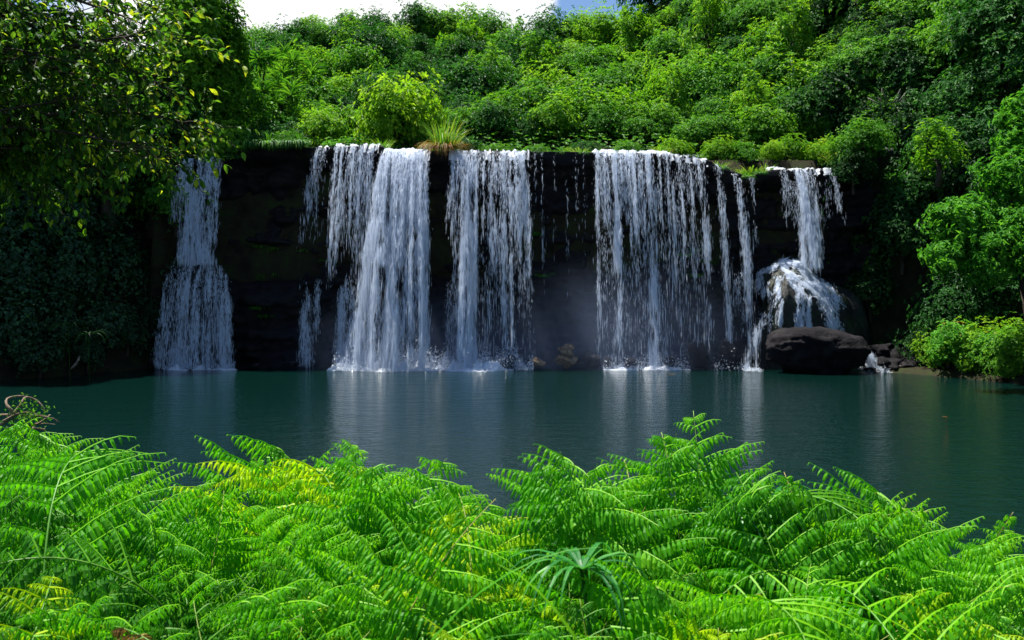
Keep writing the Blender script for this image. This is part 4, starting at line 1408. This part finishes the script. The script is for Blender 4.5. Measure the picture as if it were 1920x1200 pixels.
# umbrella sedges
def sedge(px, py, Y, label, seed, R=.42, n=16, tone='strap', h=None):
    g = np.random.default_rng(seed)
    c = at(px, py, Y)
    gz = float(ground(c[0], c[1])[0])
    t = empty('umbrella_sedge', (c[0] + .08, c[1], gz))
    tag(t, label, 'plant', 'umbrella sedges')
    top = np.array([-.08, 0, c[2] - gz])
    m = MB()
    m.tube(np.array([(0, 0, -.1), top * .5 + np.array([.03, 0, 0]), top]), [.007, .006, .005], 6)
    link('stem', m.mesh('stem', M['fern_dark'], True), t)
    m = MB()
    for i in range(n):
        a = i * 2 * PI / n + g.normal() * .15
        d = norm(np.array([math.cos(a), math.sin(a), g.uniform(.25, .7)]))
        p = top.copy()
        l = R * g.uniform(.8, 1.2)
        V = []
        side = norm(np.cross(d, [0, 0, 1.0]))
        for k in range(8):
            u = k / 7
            w = .036 * R / .42 * (.35 + 1.5 * u if u < .3 else .8 * (1.12 - u)) * .5
            nrm = np.cross(side, d)
            V += [p - side * w, p - nrm * w * .25, p + side * w]
            p = p + d * l / 7
            d = norm(d + np.array([0, 0, -.72]) * (.22 + u) * g.uniform(.7, 1.2))
        f = [[k * 3 + j, k * 3 + j + 1, k * 3 + j + 4, k * 3 + j + 3] for k in range(7) for j in (0, 1)]
        m.add(np.array(V), np.array(f), np.full(len(V), g.random()))
    link('leaves', m.mesh('leaves', M[tone]), t)


sedge(1090, 1068, 2.4, 'largest umbrella sedge, drooping strap leaves at the front centre', 1, .27, 22)
sedge(1448, 945, 3.4, 'umbrella sedge with a radial leaf wheel right of the tallest fern', 2, .32, 18)
sedge(1372, 965, 3.2, 'umbrella sedge just left of the leaf wheel sedge', 3, .26, 14)
sedge(1300, 900, 3.8, 'small umbrella sedge beneath the tallest fern', 4, .26, 12)
sedge(165, 628, 33.5, 'shaded umbrella sedge at the foot of the dark left bank', 5, 1.0, 16, 'leaf_shade')
sedge(128, 610, 33.6, 'shaded umbrella sedge hanging left of another on the left bank', 6, .9, 16, 'leaf_shade')

# long loose grass blades
for i, (px, py, Y, dx, L, lb) in enumerate([(720, 1030, 1.9, .9, .55, 'long pale grass blade leaning right among the front ferns'), (812, 930, 2.6, .02, .6, 'upright thin grass blade in front of the main white fall'), (1880, 1045, 2.2, -1.2, .6, 'long grass blade reaching left from the right edge'),
                                          (1190, 1120, 1.5, -.5, .45, 'broad blurred grass blade at the front below the sedge'), (1370, 1060, 2.0, -.2, .6, 'long grass blade left of the front right ferns')]):
    c = at(px, py, Y)
    t = link('grass_clump', tuft_mesh('grass_clump', 2, L * 1.1, 300 + i, M['fern'], .12, .5, .006, .02, 9, (dx, 0, 0)), None, (c[0], c[1], c[2] - L * .6))
    tag(t, lb, 'grass')


# ------------------------------------------------------------------ dead branches
def branch_tangle():
    b = at(45, 800, 13.5)
    t = empty('dead_branches', b)
    tag(t, 'bare tangle of bleached dead branches above the ferns at left', 'branches')

    def q(pts, r):
        P = np.array([at(px, py, 13.5 + dy) - b for px, py, dy in pts])
        n = 14
        u = np.linspace(0, len(P) - 1, n)
        i = np.minimum(u.astype(int), len(P) - 2)
        f_ = (u - i)[:, None]
        Q = P[i] * (1 - f_) + P[i + 1] * f_
        Q[1:-1] = (Q[:-2] + 2 * Q[1:-1] + Q[2:]) / 4
        m = MB()
        m.tube(Q, np.linspace(r, r * .45, n), 6)
        link('branch', m.mesh('branch', M['deadwood'], True), t)
    q([(-20, 800, .2), (10, 795, 0), (28, 770, -.1), (12, 762, -.1), (10, 748, 0), (25, 743, .1), (45, 742, .1)], .028)
    q([(25, 778, 0), (40, 758, 0), (46, 744, .1), (60, 746, .2), (75, 755, .2), (86, 772, .2)], .026)
    q([(-30, 780, .1), (20, 777, 0), (60, 779, 0), (95, 782, .1), (112, 792, .2)], .022)
    q([(30, 808, -.2), (45, 800, 0), (50, 797, 0), (70, 796, .1), (88, 784, .1), (94, 778, .1)], .028)
    q([(62, 803, -.2), (80, 806, 0), (86, 804, 0)], .026)
    q([(24, 800, .1), (25, 778, 0), (12, 762, 0)], .018)
    q([(5, 790, -.2), (30, 776, -.2), (50, 772, 0), (85, 780, .1)], .014)
    q([(70, 796, .1), (84, 794, .2), (104, 796, .3)], .014)
    g = np.random.default_rng(4)
    m = MB()
    c = at(50, 780, 13.4) - b
    P = c + g.normal(size=(260, 3)) * np.array([.16, .1, .13])
    m.leaves(P, g.normal(size=(260, 3)), g.normal(size=(260, 3)) + np.array([0, 0, 1]), .06, .5, 'far')
    link('leaves', m.mesh('leaves', M['leaf_mid']), t)
    m = MB()
    P = at(45, 812, 13.6) - b + g.normal(size=(900, 3)) * np.array([.45, .3, .12])
    m.leaves(P, g.normal(size=(900, 3)), g.normal(size=(900, 3)) + np.array([0, 0, 1]), .09, .4, 'far')


branch_tangle()
m = MB()
q_ = bank_spot(1640, 612, (34, 46)) or ground_at(1640, 38.5)
P = np.array(q_) + np.array([(-.75, -.1, .02), (-.2, -.3, .10), (.35, -.3, .22), (.8, -.2, .38)])
m.tube(P - P[0], [.09, .10, .08, .03], 8)
tag(link('driftwood_log', m.mesh('driftwood_log', M['grey_twig'], True), None, tuple(P[0])), 'grey driftwood log lying in the dark behind the boulder', 'log')
m = MB()
P = np.array([at(138, 690, 33.2), at(143, 682, 33.1), at(147, 675, 33.1), at(149, 668, 33.2)])
m.tube(P - P[0], [.03, .06, .05, .02], 7)
m.tube(np.array([at(143, 682, 33.1), at(138, 686, 33), at(133, 692, 32.9)]) - P[0], [.03, .025, .015], 6)
tag(link('root_stump', m.mesh('root_stump', M['deadwood'], True), None, tuple(P[0])), 'small pale root stub at the foot of the dark left bank', 'root')
# hanging bare twigs on the right slope
m = MB()
g = np.random.default_rng(12)
c0 = np.array(bank_spot(1672, 250, (30, 60)) or at(1672, 300, 36)) + np.array([-.6, -1.3, .6])
for i in range(9):
    a = np.array([g.uniform(-1.1, 1.1), g.uniform(-.3, .3), g.uniform(.6, 1.3)])
    e = a + np.array([g.normal() * .4, -.2 + g.normal() * .2, -g.uniform(.6, 1.6)])
    mid = (a + e) / 2 + g.normal(size=3) * .18
    m.tube(np.array([(0, .6, .2), a * .5, a, mid, e]), [.035, .03, .022, .015, .005], 5)
tag(link('bare_branches', m.mesh('bare_branches', M['grey_twig'], True), None, tuple(c0)), 'bare grey branches hanging on the shaded right slope', 'branches')
# fallen leaf afloat
m = MB()
m.leaves(np.array([[0, 0, .0]]), np.array([[1, .2, 0]]), np.array([[0, 0, 1.0]]), .15, .5, 'near', np.array([.9]))
Yv = CAMZ * F / (785 - HOR)
tag(link('fallen_leaf', m.mesh('fallen_leaf', M['drygrass']), None, ((1767 - 960) / F * Yv, Yv, .05)), 'single orange leaf floating on the dark water at right', 'leaf')


# ------------------------------------------------------------------ spray hanging before the cliff
def mist():
    m = MB()
    v, f = ICO[3]
    m.add(v, f)
    mt, nt, out = new_mat('spray_volume')
    tc = nd(nt, 'ShaderNodeTexCoord')
    ln = nd(nt, 'ShaderNodeVectorMath', operation='LENGTH')
    nt.links.new(tc.outputs['Object'], ln.inputs[0])
    mr = nd(nt, 'ShaderNodeMapRange', interpolation_type='SMOOTHSTEP')
    nt.links.new(ln.outputs['Value'], mr.inputs[0])
    mr.inputs[1].default_value = .98
    mr.inputs[2].default_value = .15
    mr.inputs[3].default_value = 0
    mr.inputs[4].default_value = .10
    pv = nd(nt, 'ShaderNodeVolumePrincipled')
    pv.inputs['Color'].default_value = (.50, .66, 1, 1)
    pv.inputs['Anisotropy'].default_value = .2
    nt.links.new(mr.outputs[0], pv.inputs['Density'])
    nt.links.new(pv.outputs[0], out.inputs['Volume'])
    for (px, w, h, dens) in ((800, 8.0, 3.8, 1), (1160, 8.5, 5.2, .8)):
        o = link('spray_mist', m.mesh('spray_mist', mt), None, ((px - 960) / F * 39, 39.2, .4))
        o.scale = (w, 1.9, h)
        tag(o, kind='stuff')


mist()

# ------------------------------------------------------------------ labels: tell look-alikes apart by their order
ORD = ['leftmost', 'second from left', 'third from left', 'fourth from left', 'fifth from left', 'sixth from left', 'seventh from left', 'eighth from left', 'ninth from left', 'tenth from left', 'eleventh from left', 'twelfth from left', 'thirteenth from left', 'fourteenth from left'] + [w_ + ' from left' for w_ in 'fifteenth sixteenth seventeenth eighteenth nineteenth twentieth twenty-first twenty-second twenty-third twenty-fourth twenty-fifth twenty-sixth twenty-seventh twenty-eighth twenty-ninth thirtieth'.split()]
bpy.context.view_layer.update()
by = {}
for o in THINGS:
    by.setdefault(o['label'], []).append(o)
for lb, v in by.items():
    if len(v) > 1:
        v.sort(key=lambda o: o.matrix_world.translation.x / max(.5, o.matrix_world.translation.y))
        for i, o in enumerate(v):
            o['label'] = f'{lb}, {"rightmost" if i == len(v) - 1 else ORD[min(i, len(ORD) - 1)]}'

# ------------------------------------------------------------------ sky, sun, camera
SUN = norm(np.array([-.30, .19, .94]))
el = math.asin(SUN[2])
az = math.atan2(SUN[0], SUN[1])
w = bpy.data.worlds.new('World')
SC.world = w
w.use_nodes = True
nt = w.node_tree
nt.nodes.clear()
out = nt.nodes.new('ShaderNodeOutputWorld')
sky = nd(nt, 'ShaderNodeTexSky', sky_type='NISHITA', sun_disc=False, sun_elevation=el, sun_rotation=az)
sky.air_density = 1.0
sky.dust_density = .3
sky.ozone_density = 6.0
b1 = nd(nt, 'ShaderNodeBackground', Strength=.065)
nt.links.new(sky.outputs[0], b1.inputs[0])
b2 = nd(nt, 'ShaderNodeBackground', Strength=.60)

tc = nd(nt, 'ShaderNodeTexCoord')
sp = nd(nt, 'ShaderNodeSeparateXYZ')
nt.links.new(tc.outputs['Generated'], sp.inputs[0])
nz = nd(nt, 'ShaderNodeTexNoise', Scale=9.0, Detail=6.0, Roughness=.6)
nt.links.new(tc.outputs['Generated'], nz.inputs['Vector'])


cl_ = nd(nt, 'ShaderNodeTexNoise', Scale=7.0, Detail=5.0, Roughness=.55)
nt.links.new(tc.outputs['Generated'], cl_.inputs['Vector'])
nt.links.new(ramp(nt, cl_.outputs['Fac'], [(.35, (.74, .76, .80)), (.6, (1, .99, .97))]), b2.inputs[0])


def mth(op, a, b, clamp=False):
    n = nd(nt, 'ShaderNodeMath', operation=op, use_clamp=clamp)
    for i, q in enumerate((a, b)):
        if isinstance(q, (int, float)):
            n.inputs[i].default_value = q
        else:
            nt.links.new(q, n.inputs[i])
    return n.outputs[0]


def mrange(x, a, b):
    n = nd(nt, 'ShaderNodeMapRange', interpolation_type='SMOOTHSTEP')
    nt.links.new(x, n.inputs[0])
    n.inputs[1].default_value = a
    n.inputs[2].default_value = b
    return n.outputs[0]


nx = mth('ADD', sp.outputs['X'], mth('MULTIPLY', mth('SUBTRACT', nz.outputs['Fac'], .5), .10))
c1 = mrange(nx, .062, .045)
c2 = mrange(nx, -.46, -.40)
c3 = mrange(sp.outputs['Z'], .60, .45)
c4 = mrange(sp.outputs['Y'], .1, .3)
fac = mth('MULTIPLY', mth('MULTIPLY', c1, c2), mth('MULTIPLY', c3, c4))
mx = nt.nodes.new('ShaderNodeMixShader')
nt.links.new(fac, mx.inputs[0])
nt.links.new(b1.outputs[0], mx.inputs[1])
nt.links.new(b2.outputs[0], mx.inputs[2])
nt.links.new(mx.outputs[0], out.inputs[0])

sl = bpy.data.lights.new('sun', 'SUN')
sl.energy = 5.0
sl.angle = math.radians(.5)
sl.color = (1, .96, .88)
so = bpy.data.objects.new('sun', sl)
COL.objects.link(so)
so.rotation_euler = Vector(SUN).to_track_quat('Z', 'Y').to_euler()
so.location = (0, 0, 60)

cam = bpy.data.cameras.new('camera')
cam.sensor_width = 36
cam.lens = 36 * F / 1920
cam.shift_y = -(600 - HOR) / 1920
cam.clip_end = 1000
cam.clip_start = .05
cam.dof.use_dof = True
cam.dof.focus_distance = 7.0
cam.dof.aperture_fstop = 7.0
co = bpy.data.objects.new('camera', cam)
COL.objects.link(co)
co.location = (0, 0, CAMZ)
co.rotation_euler = (math.pi / 2, 0, 0)
SC.camera = co

SC.view_settings.view_transform = 'Standard'
SC.view_settings.look = 'None'
SC.view_settings.exposure = 1.22
SC.view_settings.gamma = 1
SC.cycles.max_bounces = 7
SC.cycles.diffuse_bounces = 3
SC.cycles.glossy_bounces = 2
SC.cycles.transmission_bounces = 4
SC.cycles.transparent_max_bounces = 14
SC.cycles.volume_bounces = 1
SC.cycles.use_denoising = True
SC.cycles.caustics_reflective = False
SC.cycles.caustics_refractive = False
